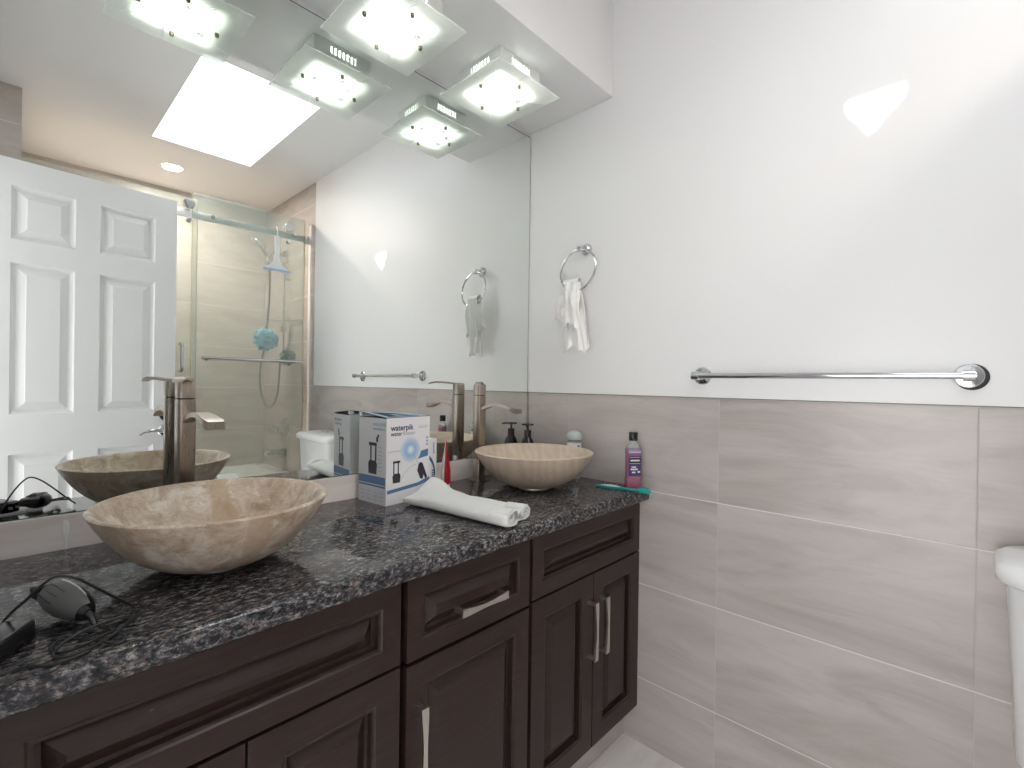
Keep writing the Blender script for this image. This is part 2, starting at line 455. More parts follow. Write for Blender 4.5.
# ceiling with the skylight opening
KX0, KX1, KY0, KY1, KZ = -.925, -.40, -2.105, -1.06, 3.10
b = B()
b.box(XL - T, KX0, YF - T, T, H, H + .08); b.box(KX1, T, YF - T, T, H, H + .08)
b.box(KX0, KX1, YF - T, KY0, H, H + .08); b.box(KX0, KX1, KY1, T, H, H + .08)
build(b, 'ceiling', CEIL, structure=True, angle=0)
b = B()
for x0, x1, y0, y1 in ((KX0 - .03, KX0, KY0 - .03, KY1 + .03), (KX1, KX1 + .03, KY0 - .03, KY1 + .03), (KX0, KX1, KY0 - .03, KY0), (KX0, KX1, KY1, KY1 + .03)):
    b.box(x0, x1, y0, y1, H + .08, KZ + .02)
for x0, x1, y0, y1 in ((KX0 - .002, KX0, KY0, KY1), (KX1, KX1 + .002, KY0, KY1)): pass
build(b, 'trim_2', PAINT, structure=True, angle=0)
# skylight diffuser with an added triangular hole that shapes the sun patch
bm = bmesh.new()
outer = [bm.verts.new(p) for p in ((KX0, KY0, KZ), (KX1, KY0, KZ), (KX1, KY1, KZ), (KX0, KY1, KZ))]
tri = [bm.verts.new((-(KZ - z) / SUN_K, y, KZ)) for y, z in ((-1.094, 1.938), (-1.143, 1.868), (-1.208, 1.941))]
ed = [bm.edges.new((q[i], q[(i + 1) % len(q)])) for q in (outer, tri) for i in range(len(q))]
bmesh.ops.triangle_fill(bm, use_beauty=True, edges=ed)
k = B(); k.bm(bm)
build(k, 'window_1', SKYM, structure=True, angle=0)
# soffit over the mirror
b = B(); b.box(XL, 0, -.388, .006, 2.25, H); build(b, 'soffit', PAINT, structure=True, angle=0)
# backsplash strip, toe kick
b = B(); b.box(XL, -.001, -.008, .006, .866, .935); b.mat(1).box(XL, -.001, -.008, .003, .935, .9375)
build(b, 'trim_3', [TILE_B, GROUT], structure=True, angle=0)
b = B(); b.box(XL, 0, -.466, -.45, 0, .126); build(b, 'baseboard_back', TILE_T, structure=True, angle=0)

# ------------------------------------------------------------------ mirror
t = thing('wall_mirror', 'large frameless wall mirror above the double vanity', 'mirror', (-.79, 0, .9375))
b = B(); b.box(XL, -.0045, .001, .006, .9375, 2.2355); build(b, 'mirror_backing', MEDGE, t, 0)
b = B(); b.quad((XL, .0, .9395), (-.0068, .0, .9395), (-.0068, .0, 2.2325), (XL, .0, 2.2325)); build(b, 'mirror_glass', MIRROR, t, 0)

# ------------------------------------------------------------------ vanity
def panel_slab(W, Hh, T_, cols, rows, prof, both=False):
    """slab with moulded panels; front at y=0 looking to -y"""
    b = B()
    xs = sorted({0, W, *[a for c in cols for a in c]}); zs = sorted({0, Hh, *[a for r in rows for a in r]})
    for side in ((0, 1) if both else (0,)):
        def P(x, d, z): return (x, d if side == 0 else T_ - d, z)
        for xa, xb in zip(xs, xs[1:]):
            for za, zb in zip(zs, zs[1:]):
                if any(abs(c[0] - xa) < 1e-6 for c in cols) and any(abs(r[0] - za) < 1e-6 for r in rows):
                    L = [[P(xa + i, d, za + i), P(xb - i, d, za + i), P(xb - i, d, zb - i), P(xa + i, d, zb - i)] for i, d in prof]
                    b.rings(L, True, False, True)
                else: b.quad(P(xa, 0, za), P(xb, 0, za), P(xb, 0, zb), P(xa, 0, zb))
    if not both: b.quad((0, T_, 0), (0, T_, Hh), (W, T_, Hh), (W, T_, 0))
    # edges follow the same grid so the slab stays closed
    for za, zb in zip(zs, zs[1:]):
        for x in (0, W): b.quad((x, 0, za), (x, 0, zb), (x, T_, zb), (x, T_, za))
    for xa, xb in zip(xs, xs[1:]):
        for z in (0, Hh): b.quad((xa, 0, z), (xb, 0, z), (xb, T_, z), (xa, T_, z))
    return b
CABP = [(0, 0), (.003, .003), (.008, .0035), (.0085, .0165), (.015, .018), (.036, .003), (.038, .002)]
FY = -.5176; FT = .024
def cab_front(name, x0, x1, z0, z1, par, ins=.040):
    b = panel_slab(x1 - x0, z1 - z0, FT, [(ins, x1 - x0 - ins)], [(ins, z1 - z0 - ins)], CABP)
    b.xf(Matrix.Translation((x0, FY, z0))); return build(b, name, ESP, par, 0)
def pull(par, c, L, vertical):
    """bowed flat bar pull: two feet and a waisted bridge"""
    b = B(); n = 14; loops = []
    for i in range(n + 1):
        u = i / n * 2 - 1; a = u * L / 2
        wdt = .0088 - .0040 * (1 - u * u) ** 2; d = -.028 - .003 * (1 - u * u); th = .0028
        loops.append([(a, d - th, -wdt), (a, d + th, -wdt), (a, d + th, wdt), (a, d - th, wdt)])
    b.rings(loops, True, True, True)
    for sgn in (-1, 1):
        e = sgn * (L / 2 - .006); b.box(e - .005, e + .005, -.028, .0, -.0045, .0045)
    Mx = Matrix.Translation(c) @ (Matrix.Rotation(pi / 2, 4, 'Y') if vertical else Matrix.Identity(4))
    b.xf(Mx); return build(b, 'handle', PULL, par, 30)
CT = .8275; CB = .118
G = 'espresso vanity cabinets'
def carcass(x0, x1, par):
    b = B(); b.box(x0, x1, FY + FT, -.012, CB, CT); build(b, 'body', ESP, par, 0)
DZ0, DZ1, RZ0, RZ1 = .122, .6475, .654, .818
c1 = thing('vanity_cabinet', 'right vanity cabinet with two doors below a plain drawer front, against the tiled wall', 'cabinet', (-.28, -.26, CB), G)
carcass(-.563, -.001, c1)
cab_front('drawer_front', -.556, -.001, RZ0, RZ1, c1)
d = cab_front('door', -.556, -.2765, DZ0, DZ1, c1, .052); pull(d, (-.300, FY, .490), .17, True)
d = cab_front('door', -.2725, -.001, DZ0, DZ1, c1, .052); pull(d, (-.240, FY, .490), .17, True)
c2 = thing('vanity_cabinet', 'middle vanity cabinet with one handled drawer above a single door', 'cabinet', (-.755, -.26, CB), G)
carcass(-.9445, -.564, c2)
d = cab_front('drawer', -.940, -.569, RZ0 - .006, RZ1, c2, .037); pull(d, (-.748, FY, .718), .142, False)
d = cab_front('door', -.940, -.569, DZ0, DZ1 - .008, c2, .048); pull(d, (-.915, FY, .476), .17, True)
c3 = thing('vanity_cabinet', 'left vanity cabinet with a wide false drawer front, under the larger-looking mottled sink', 'cabinet', (-1.24, -.26, CB), G)
carcass(-1.53, -.9455, c3)
cab_front('drawer_front', -1.523, -.956, RZ0, RZ1, c3)
d = cab_front('door', -1.523, -1.2385, DZ0, DZ1, c3, .052); pull(d, (-1.262, FY, .478), .17, True)
d = cab_front('door', -1.2345, -.956, DZ0, DZ1, c3, .052); pull(d, (-1.211, FY, .478), .17, True)
b = B(); b.box(XL, -1.531, FY + FT, -.012, CB, CT); build(b, 'trim_4', ESP, structure=True, angle=0)

# granite worktop with an eased front edge
b = B(); zt = .868; zb = .8285; yf = -.552
prof = [(-.009, zt), (yf + .012, zt), (yf + .006, zt - .0015), (yf + .002, zt - .005), (yf, zt - .011), (yf, zb + .010), (yf + .002, zb + .004), (yf + .007, zb), (-.009, zb)]
b.rings([[(x, y, z) for y, z in prof] for x in (XL + .001, -.002)], True, True, True)
tag(build(b, 'countertop', GRAN, None, 40), 'polished speckled grey granite countertop running over the vanity cabinets', 'countertop')

# ------------------------------------------------------------------ vessel sinks
BA = .54
def sink(c, r, ztop, mat, label):
    t = thing('vessel_sink', label, 'sink', (c[0], c[1], .868), 'travertine vessel sinks')
    h = ztop - .876; z0 = .876; ri = .052
    out = [(ri, z0)]
    for i in range(1, 17):
        a = i / 16 * pi / 2 * BA
        out.append((ri + (r - ri) * sin(a) / sin(pi / 2 * BA), z0 + h * (1 - cos(a)) / (1 - cos(pi / 2 * BA))))
    th = .010
    inn = []
    for i in range(16, -1, -1):
        a = i / 16 * pi / 2 * BA; rr = r - th - .002
        inn.append((.022 + (rr - .022) * sin(a) / sin(pi / 2 * BA), z0 + .014 + (h - .014) * (1 - cos(a)) / (1 - cos(pi / 2 * BA))))
    prof = out + [(r - .002, ztop + .002), (r - th * .5, ztop + .003), (r - th, ztop + .0015)] + inn[1:]
    b = B(); b.lathe(prof, (c[0], c[1], 0), 72, cap0=True); build(b, 'bowl', mat, t, 50)
    b = B(); b.lathe([(.0, .8775 + .013), (.016, .8775 + .0135), (.0215, .8775 + .0125), (.023, .8775 + .010)], (c[0], c[1], 0), 24); build(b, 'drain', CHROME, t)
    b = B(); b.lathe([(.040, .868), (.052, .868), (.053, .870), (.052, .8765), (.040, .8765)], (c[0], c[1], 0), 40); build(b, 'mounting_ring', PULL, t)
    return t
sink((-1.222, -.305), .192, .991, TRAV_N, 'mottled pink travertine vessel sink with a tan band, on the left of the counter')
sink((-.276, -.273), .198, .990, TRAV_F, 'beige vein-striped travertine vessel sink near the tiled right wall')

# ------------------------------------------------------------------ faucets
def faucet(x, y, label, ang, lev):
    t = thing('basin_faucet', label, 'faucet', (x, y, .868), 'tall vessel faucets')
    def rsq(hw, z, r=.007, n=4):
        L = []
        for cx, cy, a0 in ((hw - r, hw - r, 0), (-hw + r, hw - r, pi / 2), (-hw + r, -hw + r, pi), (hw - r, -hw + r, 1.5 * pi)):
            for i in range(n + 1):
                a = a0 + pi / 2 * i / n; L.append(Vector((cx + r * cos(a), cy + r * sin(a), z)))
        return L
    R_ = Matrix.Translation((x, y, .868)) @ Matrix.Rotation(ang, 4, 'Z')
    b = B(); b.rings([rsq(.024, 0), rsq(.024, .006), rsq(.023, .008)], True, True, True); b.xf(R_); build(b, 'base_plate', NICKEL, t)
    b = B(); b.rings([rsq(.0175, .006), rsq(.0175, .075), rsq(.0170, .076), rsq(.0170, .078), rsq(.0175, .079), rsq(.0175, .302)], True, True, True); b.xf(R_); build(b, 'body', NICKEL, t)
    b = B(); b.rings([rsq(.0150, .301), rsq(.0150, .305)], True, True, True); b.xf(R_); build(b, 'collar', BLACKRUB, t)
    b = B(); b.rings([rsq(.0175, .305), rsq(.0175, .340), rsq(.0165, .343)], True, True, True); b.xf(R_); hd = build(b, 'handle_hub', NICKEL, t)
    # lever, pointing to the room's left front in the photo
    def arm(pts, b):
        L = []
        for (d, z, hw, th) in pts: L.append([(-hw, -d, z - th), (hw, -d, z - th), (hw * .9, -d, z + th), (-hw * .9, -d, z + th)])
        b.rings(L, True, True, True)
    b = B(); arm([(-.019, .3435, .015, .003), (.02, .345, .015, .003), (.06, .349, .013, .003), (.088, .349, .011, .003), (.106, .345, .010, .0025), (.112, .342, .008, .002)], b)
    b.xf(Matrix.Translation((x, y, .868)) @ Matrix.Rotation(lev, 4, 'Z')); build(b, 'lever', NICKEL, hd, 40)
    b = B(); arm([(.010, .254, .0105, .0065), (.035, .263, .0105, .0055), (.07, .271, .0115, .005), (.105, .273, .0135, .005), (.135, .269, .0165, .0055), (.160, .262, .0185, .007), (.178, .257, .0185, .009), (.186, .255, .0165, .008)], b)
    b.xf(R_); build(b, 'spout', NICKEL, t, 45)
    return t
faucet(-1.222, -.057, 'brushed nickel single-lever faucet behind the mottled left sink', .06, radians(-20))
faucet(-.328, -.058, 'brushed nickel single-lever faucet behind the striped sink by the right wall', .03, radians(-45))

# ------------------------------------------------------------------ ceiling lights on the soffit
LZ = 2.25
def lamp(loc, label):
    x, y = loc
    t = thing('ceiling_light', label, 'ceiling light', (x, y, LZ), 'square glass lights under the soffit')
    hw = .092; z0, z1 = LZ - .070, LZ
    b = B()
    b.box(x - hw, x + hw, y - hw, y + hw, z1 - .003, z1)                       # mounting pan
    for sx, sy in ((1, 0), (-1, 0), (0, 1), (0, -1)):
        def side(a0, a1, za, zb):
            if sx: b.box(x + sx * hw - .0015, x + sx * hw + .0015, y + a0, y + a1, za, zb)
            else: b.box(x + a0, x + a1, y + sy * hw - .0015, y + sy * hw + .0015, za, zb)
        side(-hw, hw, z0, z0 + .036); side(-hw, hw, z1 - .012, z1)
        side(-hw, -.042, z0 + .036, z1 - .012); side(.042, hw, z0 + .036, z1 - .012)
        for i in range(6): side(-.042 + .006 + i * .0135 + .0, -.042 + .006 + i * .0135 + .0058, z0 + .036, z1 - .012)
    build(b, 'housing', LAMPW, t, 0)
    b = B(); q = hw - .006
    for x0, x1, y0, y1 in ((-q, -q + .001, -q, q), (q - .001, q, -q, q), (-q, q, -q, -q + .001), (-q, q, q - .001, q)): b.box(x + x0, x + x1, y + y0, y + y1, z0, z1 - .003)
    build(b, 'diffusing_liner', FROST, t, 0)  # liner added to soften the bulb light leaving the slots
    g = .140
    b = B(); b.rbox(x - g, x + g, y - g, y + g, LZ - .081, LZ - .076, .0015, 2); gp = build(b, 'glass_plate', FROST, t, 30)
    # etched arcs across the plate
    b = B(); zz = LZ - .0815
    for k, (cx, cy, r, a0, a1) in enumerate(((.20, -.06, .22, 2.2, 3.6), (-.16, .22, .25, -1.5, -.5), (.02, -.24, .2, .9, 2.3), (-.22, -.1, .2, -.5, .7))):
        pts = []
        for i in range(25):
            a = a0 + (a1 - a0) * i / 24; px, py = cx + r * cos(a), cy + r * sin(a)
            if abs(px) < g - .004 and abs(py) < g - .004: pts.append((x + px, y + py, zz))
        if len(pts) > 2: b.tube(pts, .0008, 4)
    build(b, 'etched_line', WHITEP, gp)
    for dx, dy in ((.087, 0), (-.087, 0), (0, -.087), (0, .087)):
        b = B(); b.lathe([(.0055, LZ - .081), (.0055, LZ - .088), (.0045, LZ - .0905), (0, LZ - .0915)], (x + dx, y + dy, 0), 14); build(b, 'cap_nut', DARKNUT, t)
    for dx, dy, s_ in ((.010, .062, .008), (.055, -.030, .009), (-.060, .020, .007), (.045, .035, .007)):
        b = B(); b.lathe([(0, LZ - .081), (s_, LZ - .085), (s_, LZ - .087), (0, LZ - .094)], (x + dx, y + dy, 0), 6); build(b, 'crystal_bead', CLEARP, t, 0)
    b = B(); b.lathe([(0, -.016), (.004, -.015), (.006, -.008), (.006, .008), (.004, .015), (0, .016)], (x, y, LZ - .058), 12, 'x'); build(b, 'bulb', BULBM, t)
    b = B(); b.box(x + .016, x + .034, y - .008, y + .008, LZ - .066, LZ - .049, .002); build(b, 'bulb_holder', WHITEP, t)
    return t
L0 = lamp((-.374, -.187), 'lit square frosted glass ceiling light nearest the right wall, wholly in view')
for x, lab in ((-.783, 'lit square glass ceiling light second from the right wall, cut by the photo top'),
               (-1.193, 'lit square glass ceiling light third from the right wall, seen only as a mirror image')):
    dup(L0, (x, -.187, LZ), lab)

# warm recessed downlight over the shower
t = thing('recessed_downlight', 'round recessed downlight with a warm glow in the ceiling over the shower', 'downlight', (-.746, -2.505, H))
b = B(); b.lathe([(.062, H - .0001), (.0625, H - .004), (.056, H - .006), (.052, H - .003)], (-.746, -2.505, 0), 40); build(b, 'trim_ring', PAINT, t)
b = B(); b.lathe([(.0525, H - .003), (.03, H - .0035), (0, H - .0036)], (-.746, -2.505, 0), 40); build(b, 'lens', SPOTM, t)

# ------------------------------------------------------------------ towel bar and ring
t = thing('towel_bar', 'long chrome towel bar mounted on the white right wall above the tile', 'towel bar', (-.004, -1.03, 1.215))
ty0, ty1, tz, tx = -.728, -1.331, 1.2475, -.060
b = B(); b.tube([(tx, ty0 + .012, tz), (tx, ty1 - .012, tz)], .0078, 16); build(b, 'rail', CHROME, t)
for y in (ty0, ty1):
    b = B(); b.lathe([(.0, -.030), (.010, -.030), (.0125, -.026), (.0125, -.014), (.0245, -.012), (.0275, -.008), (.0275, -.0045)], (0, y, tz), 32, 'x')
    fl = build(b, 'wall_flange', CHROME, t)
    if y == ty1:
        b = B(); b.lathe([(.0, -.0085), (.0275, -.0085), (.0295, -.007), (.0295, -.0042)], (0, y - .004, tz - .002), 32, 'x'); build(b, 'gasket', BLACKRUB, fl)
    b = B(); b.tube([(-.026, y, tz), (tx - .003, y, tz)], .0095, 16); sg = 1 if y == ty0 else -1
    b.tube([(tx, y - .010, tz), (tx, y + .010, tz)], .0125, 18); build(b, 'post', CHROME, t)
RY, RZ = -.285, 1.715
t = thing('towel_ring', 'chrome towel ring on the white wall beside the mirror', 'towel ring', (-.004, RY, RZ))
b = B(); b.lathe([(0, -.021), (.014, -.021), (.018, -.017), (.0225, -.010), (.0235, -.0042)], (0, RY, RZ + .004), 28, 'x'); build(b, 'wall_flange', CHROME, t)
b = B(); b.tube([(-.020, RY, RZ + .004), (-.052, RY, RZ)], [.0095, .0085], 14); b.box(-.057, -.041, RY - .010, RY + .010, RZ - .012, RZ + .010, .003); build(b, 'post', CHROME, t)
b = B(); rr = .077; b.tube([(-.049 - .010 * (1 - cos(2 * pi * i / 48)), RY + .0 + rr * sin(2 * pi * i / 48), RZ - .004 - rr + rr * cos(2 * pi * i / 48)) for i in range(48)], .0042, 10, closed=True); build(b, 'ring', CHROME, t)

# small cloth bunched through the ring: two gathered tails
def tail(b, yc, xc, w0, w1, zt_, zb_, ph, bulge, lean=0):
    n, m = 34, 26; front = []
    for j in range(m + 1):
        v = j / m; wd = w0 + (w1 - w0) * (v ** .8); row = []
        for i in range(n + 1):
            u = i / n * 2 - 1
            f = .5 + .5 * v
            dx = .009 * f * sin(u * 7.5 + ph + 1.2 * v) + .005 * sin(u * 15 + ph * 2 + 3 * v) + .004 * sin(9 * v + ph + 3 * u)
            z = zt_ + (zb_ - zt_) * v + .010 * v * sin(u * 4 + ph) + .006 * v * sin(u * 11)
            row.append(Vector((xc - bulge * sin(pi * min(1, v * 1.15)) * (1 - .5 * u * u) + dx, yc + lean * v + u * wd, z)))
        front.append(row)
    th = .004; k0 = len(b.v)
    ids = [[b.add([p]) for p in r] for r in front]; ids2 = [[b.add([p + Vector((th, 0, 0))]) for p in r] for r in front]
    for j in range(m):
        for i in range(n):
            b.face((ids[j][i], ids[j][i + 1], ids[j + 1][i + 1], ids[j + 1][i])); b.face((ids2[j][i], ids2[j + 1][i], ids2[j + 1][i + 1], ids2[j][i + 1]))
    for j in range(m):
        for i in (0, n): b.face((ids[j][i], ids2[j][i], ids2[j + 1][i], ids[j + 1][i]))
    for i in range(n):
        for j in (0, m): b.face((ids[j][i], ids[j][i + 1], ids2[j][i + 1], ids2[j][i]))
b = B()
tail(b, RY + .018, -.058, .030, .052, 1.588, 1.345, .6, .004, -.012)
tail(b, RY + .012, -.078, .030, .040, 1.588, 1.430, 2.2, .012, .004)
tail(b, RY + .055, -.070, .012, .020, 1.560, 1.452, 4.1, .014, .012)
# gather over the ring
L = []
for i in range(15):
    a = -pi * .5 + pi * i / 14 * 1.0
    L.append([Vector((-.068 - .014 * sin(-a) * 0 - (.012 if False else 0) + .013 * sin(a), RY + .016 + .030 * u + .003 * sin(u * 8), 1.586 + .016 * cos(a) + .0015 * sin(u * 22))) for u in [k / 14 * 2 - 1 for k in range(15)]])
L2 = L
ks = [b.add(l) for l in L2]
for a, c in zip(ks, ks[1:]):
    for i in range(14): b.face((a + i, a + i + 1, c + i + 1, c + i))
tag(build(b, 'face_cloth', RAG, None, 60), 'small crumpled white cloth hanging from the chrome ring by the mirror', 'cloth')

# ------------------------------------------------------------------ boxed water jet on the counter
BXO = Vector((-.767, -.155, .868)); BXA = radians(5.6)
MB_ = Matrix.Translation(BXO) @ Matrix.Rotation(BXA, 4, 'Z')          # local x along the front, y to the mirror
BW, BD, BH = .160, .128, .2455
t = thing('product_box', 'white retail carton printed with dark devices and blue bands, standing between the two sinks', 'box', BXO)
def bx(b): return b.xf(MB_)
b = B(); th = .0015
b.box(0, BW, 0, th, 0, BH); b.box(0, BW, BD - th, BD, 0, BH); b.box(BW - th, BW, th, BD - th, 0, BH); b.mat(1).box(0, th, th, BD - th, 0, BH - .0015); b.mat(0).box(th, BW - th, th, BD - th, 0, th)
b.mat(2).box(th, BW - th, th, BD - th, BH - .03, BH - .029)
build(bx(b), 'carton', [CARD, CARDG, BOXIN], t, 0)
b = B()                                    # lid hinged on the front edge, left rear corner sprung up
b.rings([[(-.001, -.0005, BH), (BW, -.0005, BH), (BW, BD, BH + .002), (-.001, BD + .001, BH + .013)], [(-.001, -.0005, BH + .0016), (BW, -.0005, BH + .0016), (BW, BD, BH + .0036), (-.001, BD + .001, BH + .0146)]], True, True, True)
b.quad((.055, .028, BH + .0040), (.125, .026, BH + .0028), (.120, .075, BH + .0055), (.055, .075, BH + .0072)); 
b.mi[0] = 1; b.mi[3] = 1; b.mi[4] = 1; build(bx(b), 'lid', [SKYB, BOXIN], t, 0, fix=False)
b = B(); b.box(-.0012, .010, BD - .012, BD, BH + .002, BH + .013); build(bx(b), 'lid_tab', CARD, t, 0)
def front(b, poly, d=.0006): b.prism([(x, z) for x, z in poly], -d, .0, 'xz')
def left(b, poly, d=.0006): b.prism([(y, z) for y, z in poly], -d, .0, 'yz')
R4 = lambda x0, x1, z0, z1: [(x0, z0), (x1, z0), (x1, z1), (x0, z1)]
b = B()
front(b, [(0.004, .032), (BW - .045, .040), (BW, .050), (BW, .062), (BW - .045, .050), (.004, .042)]); left(b, R4(.004, BD - .002, .056, .078)); left(b, R4(.004, BD - .002, .048, .053))
front(b, [(.115, .120), (.154, .126), (.154, .147), (.111, .140)])
build(bx(b), 'blue_band', BLUE, t, 0)
b = B()                                    # pictured device: tank frame over dark base
def device(fn, x, z, s, flip=1):
    fn(b, [(x - .016 * s, z), (x + .016 * s, z), (x + .018 * s, z + .025 * s), (x + .013 * s, z + .034 * s), (x - .013 * s, z + .034 * s), (x - .018 * s, z + .025 * s)])
    fn(b, R4(x - .015 * s, x - .010 * s, z + .034 * s, z + .078 * s)); fn(b, R4(x - .016 * s, x + .016 * s, z + .072 * s, z + .080 * s)); fn(b, R4(x + .005 * s, x + .010 * s, z + .030 * s, z + .075 * s))
device(front, .036, .060, .78); build(bx(b), 'device_print', DARKD, t, 0)
b = B(); device(left, .062, .084, 1.12); build(bx(b), 'device_print', DARKD, t, 0)
b = B(); front(b, [(.113, .085), (.118, .105), (.126, .110), (.134, .104), (.152, .062), (.144, .058), (.138, .072), (.133, .058), (.125, .060)]); build(bx(b), 'wand_print', DARKD, t, 0)
b = B(); left(b, [(.038, .176), (.046, .176), (.046, .190), (.041, .190), (.041, .197), (.034, .197), (.034, .190), (.038, .190)]); build(bx(b), 'wand_print', DARKD, t, 0)
b = B(); cx, cz = .086, .150
for dd in (0,):
    n = 40; k0 = b.add([(0, -.0005, 0)]); ring = [b.add([(.040 * cos(2 * pi * i / n), -.0005, .040 * sin(2 * pi * i / n))]) for i in range(n)]
    for i in range(n): b.face((k0, ring[i], ring[(i + 1) % n]))
bo = build(b, 'burst_print', BURST, None, 0, origin=(0, 0, 0)); bo.parent = t; bo.location = Matrix.Rotation(BXA, 4, 'Z') @ Vector((cx, -.0002, cz)); bo.rotation_euler = (0, 0, BXA)
b = B(); b.tube([(.004, -.0006, .150), (.050, -.0006, .150)], .0007, 4); build(bx(b), 'jet_line', INKG, t)
b = B(); b.tube([(.097, -.0006, .138), (.116, -.0006, .106)], .0007, 4); build(bx(b), 'jet_line', INKG, t)
b = B(); b.tube(bez([(.052, -.0006, .063), (.062, -.0006, .082), (.085, -.0006, .098), (.108, -.0006, .106)], 6), .0006, 4); build(bx(b), 'hose_line', INKG, t)
b = B()
for i in range(7): left(b, R4(.020, .040, .160 - i * .011, .1615 - i * .011), .0004)
build(bx(b), 'fine_print', INKG, t, 0)
b = B()
for i, (x0, x1) in enumerate(((.112, .150), (.112, .146))): front(b, R4(x0 + .004, x1 + .002, .216 - i * .004, .2172 - i * .004), .0004)
build(bx(b), 'fine_print', INKG, t, 0)
b = B()
for i in range(3): front(b, R4(.146, .154, .178 - i * .010, .184 - i * .010), .0004)
build(bx(b), 'fine_print', INKG, t, 0)
b = B()
for i in range(4):
    for q in range(3): left(b, R4(.012 + i * .029, .030 + i * .029, .010 + q * .011, .0115 + q * .011), .0004)
build(bx(b), 'fine_print', INKG, t, 0)
def text(body, size, mat, parent, Mx, name='lettering', bold=0.0):
    cu = bpy.data.curves.new(name, 'FONT'); cu.body = body; cu.size = size; cu.extrude = .0003; cu.offset = bold
    o = bpy.data.objects.new(name, cu); COL.objects.link(o)
    dg = bpy.context.evaluated_depsgraph_get(); me = bpy.data.meshes.new_from_object(o.evaluated_get(dg))
    bpy.data.objects.remove(o); bpy.data.curves.remove(cu)
    me.materials.clear(); me.materials.append(mat); me.transform(Mx); me.transform(Matrix.Translation(-org(parent)))
    r = bpy.data.objects.new(name, me); COL.objects.link(r); r.parent = parent; ORG[r.name] = org(parent); return r
UP = Matrix.Rotation(pi / 2, 4, 'X')
text('waterpik', .0228, INK, t, MB_ @ Matrix.Translation((.014, -.0004, .209)) @ UP, 'lettering', .0004)
text('water', .0172, INK, t, MB_ @ Matrix.Translation((.014, -.0004, .194)) @ UP, 'lettering', .0002)
text('flosser', .0172, INKG, t, MB_ @ Matrix.Translation((.0575, -.0004, .194)) @ UP, 'lettering')
ML = MB_ @ Matrix.Rotation(-pi / 2, 4, 'Z')
text('waterpik', .017, INKG, t, MB_ @ Matrix.Translation((-.0004, .062, .222)) @ Matrix.Rotation(-pi / 2, 4, 'Z') @ UP, 'lettering')
text('waterflosser', .011, INKG, t, MB_ @ Matrix.Translation((-.0004, .062, .210)) @ Matrix.Rotation(-pi / 2, 4, 'Z') @ UP, 'lettering')

# slim carton behind it
t = thing('slim_carton', 'slim white carton with a blue swoosh, tucked behind the large box', 'box', (-.578, -.075, .868))
b = B(); b.box(-.602, -.546, -.095, -.050, .868, 1.036); build(b, 'carton', CARD, t, 0)
b = B()
for i in range(9): b.box(-.5600, -.5555, -.0956, -.095, .990 + i * .004, .9925 + i * .004)
for i in range(12):
    a = pi * .5 * i / 11; x = -.574 + .021 * sin(a); z = .962 + .021 * cos(a) - .03 * (i / 11); b.box(x - .002, x + .002, -.0956, -.095, z - .012, z)
for i in range(8): b.box(-.564, -.551, -.0956, -.095, .885 + i * .007, .889 + i * .007)
build(b, 'blue_print', BLUE, t, 0)
# toothpaste tube standing on its cap, crimp up, seen edge on
t = thing('toothpaste_tube', 'red and white toothpaste tube standing on its cap behind the folded towel', 'toothpaste', (-.520, -.110, .868))
def tube_ring(z, a, c): return [Vector((-.520 + a * cos(2 * pi * i / 24) * .775 + c * sin(2 * pi * i / 24) * .63, -.110 - a * cos(2 * pi * i / 24) * .63 + c * sin(2 * pi * i / 24) * .775, z)) for i in range(24)]
prof = [(.890, .014, .015), (.897, .0165, .0175), (.93, .016, .020), (.97, .0105, .022), (1.00, .006, .0235), (1.022, .0022, .0245), (1.030, .0015, .025)]
b = B(); L = [tube_ring(*p) for p in prof]; ks = [b.add(l) for l in L]
for a, c in zip(ks, ks[1:]):
    for i in range(24):
        j = (i + 1) % 24; b.m = 1 if 9 <= i < 17 else 0; b.face((a + i, a + j, c + j, c + i))
b.m = 0; b.face([ks[-1] + i for i in range(24)]); b.face([ks[0] + i for i in reversed(range(24))])
build(b, 'tube', [RED, CARD], t, 50)
b = B(); b.lathe([(.0145, .868), (.0150, .870), (.0140, .889), (.013, .891)], (-.520, -.110, 0), 24, cap0=True, cap1=True); build(b, 'cap', WHITEP, t)

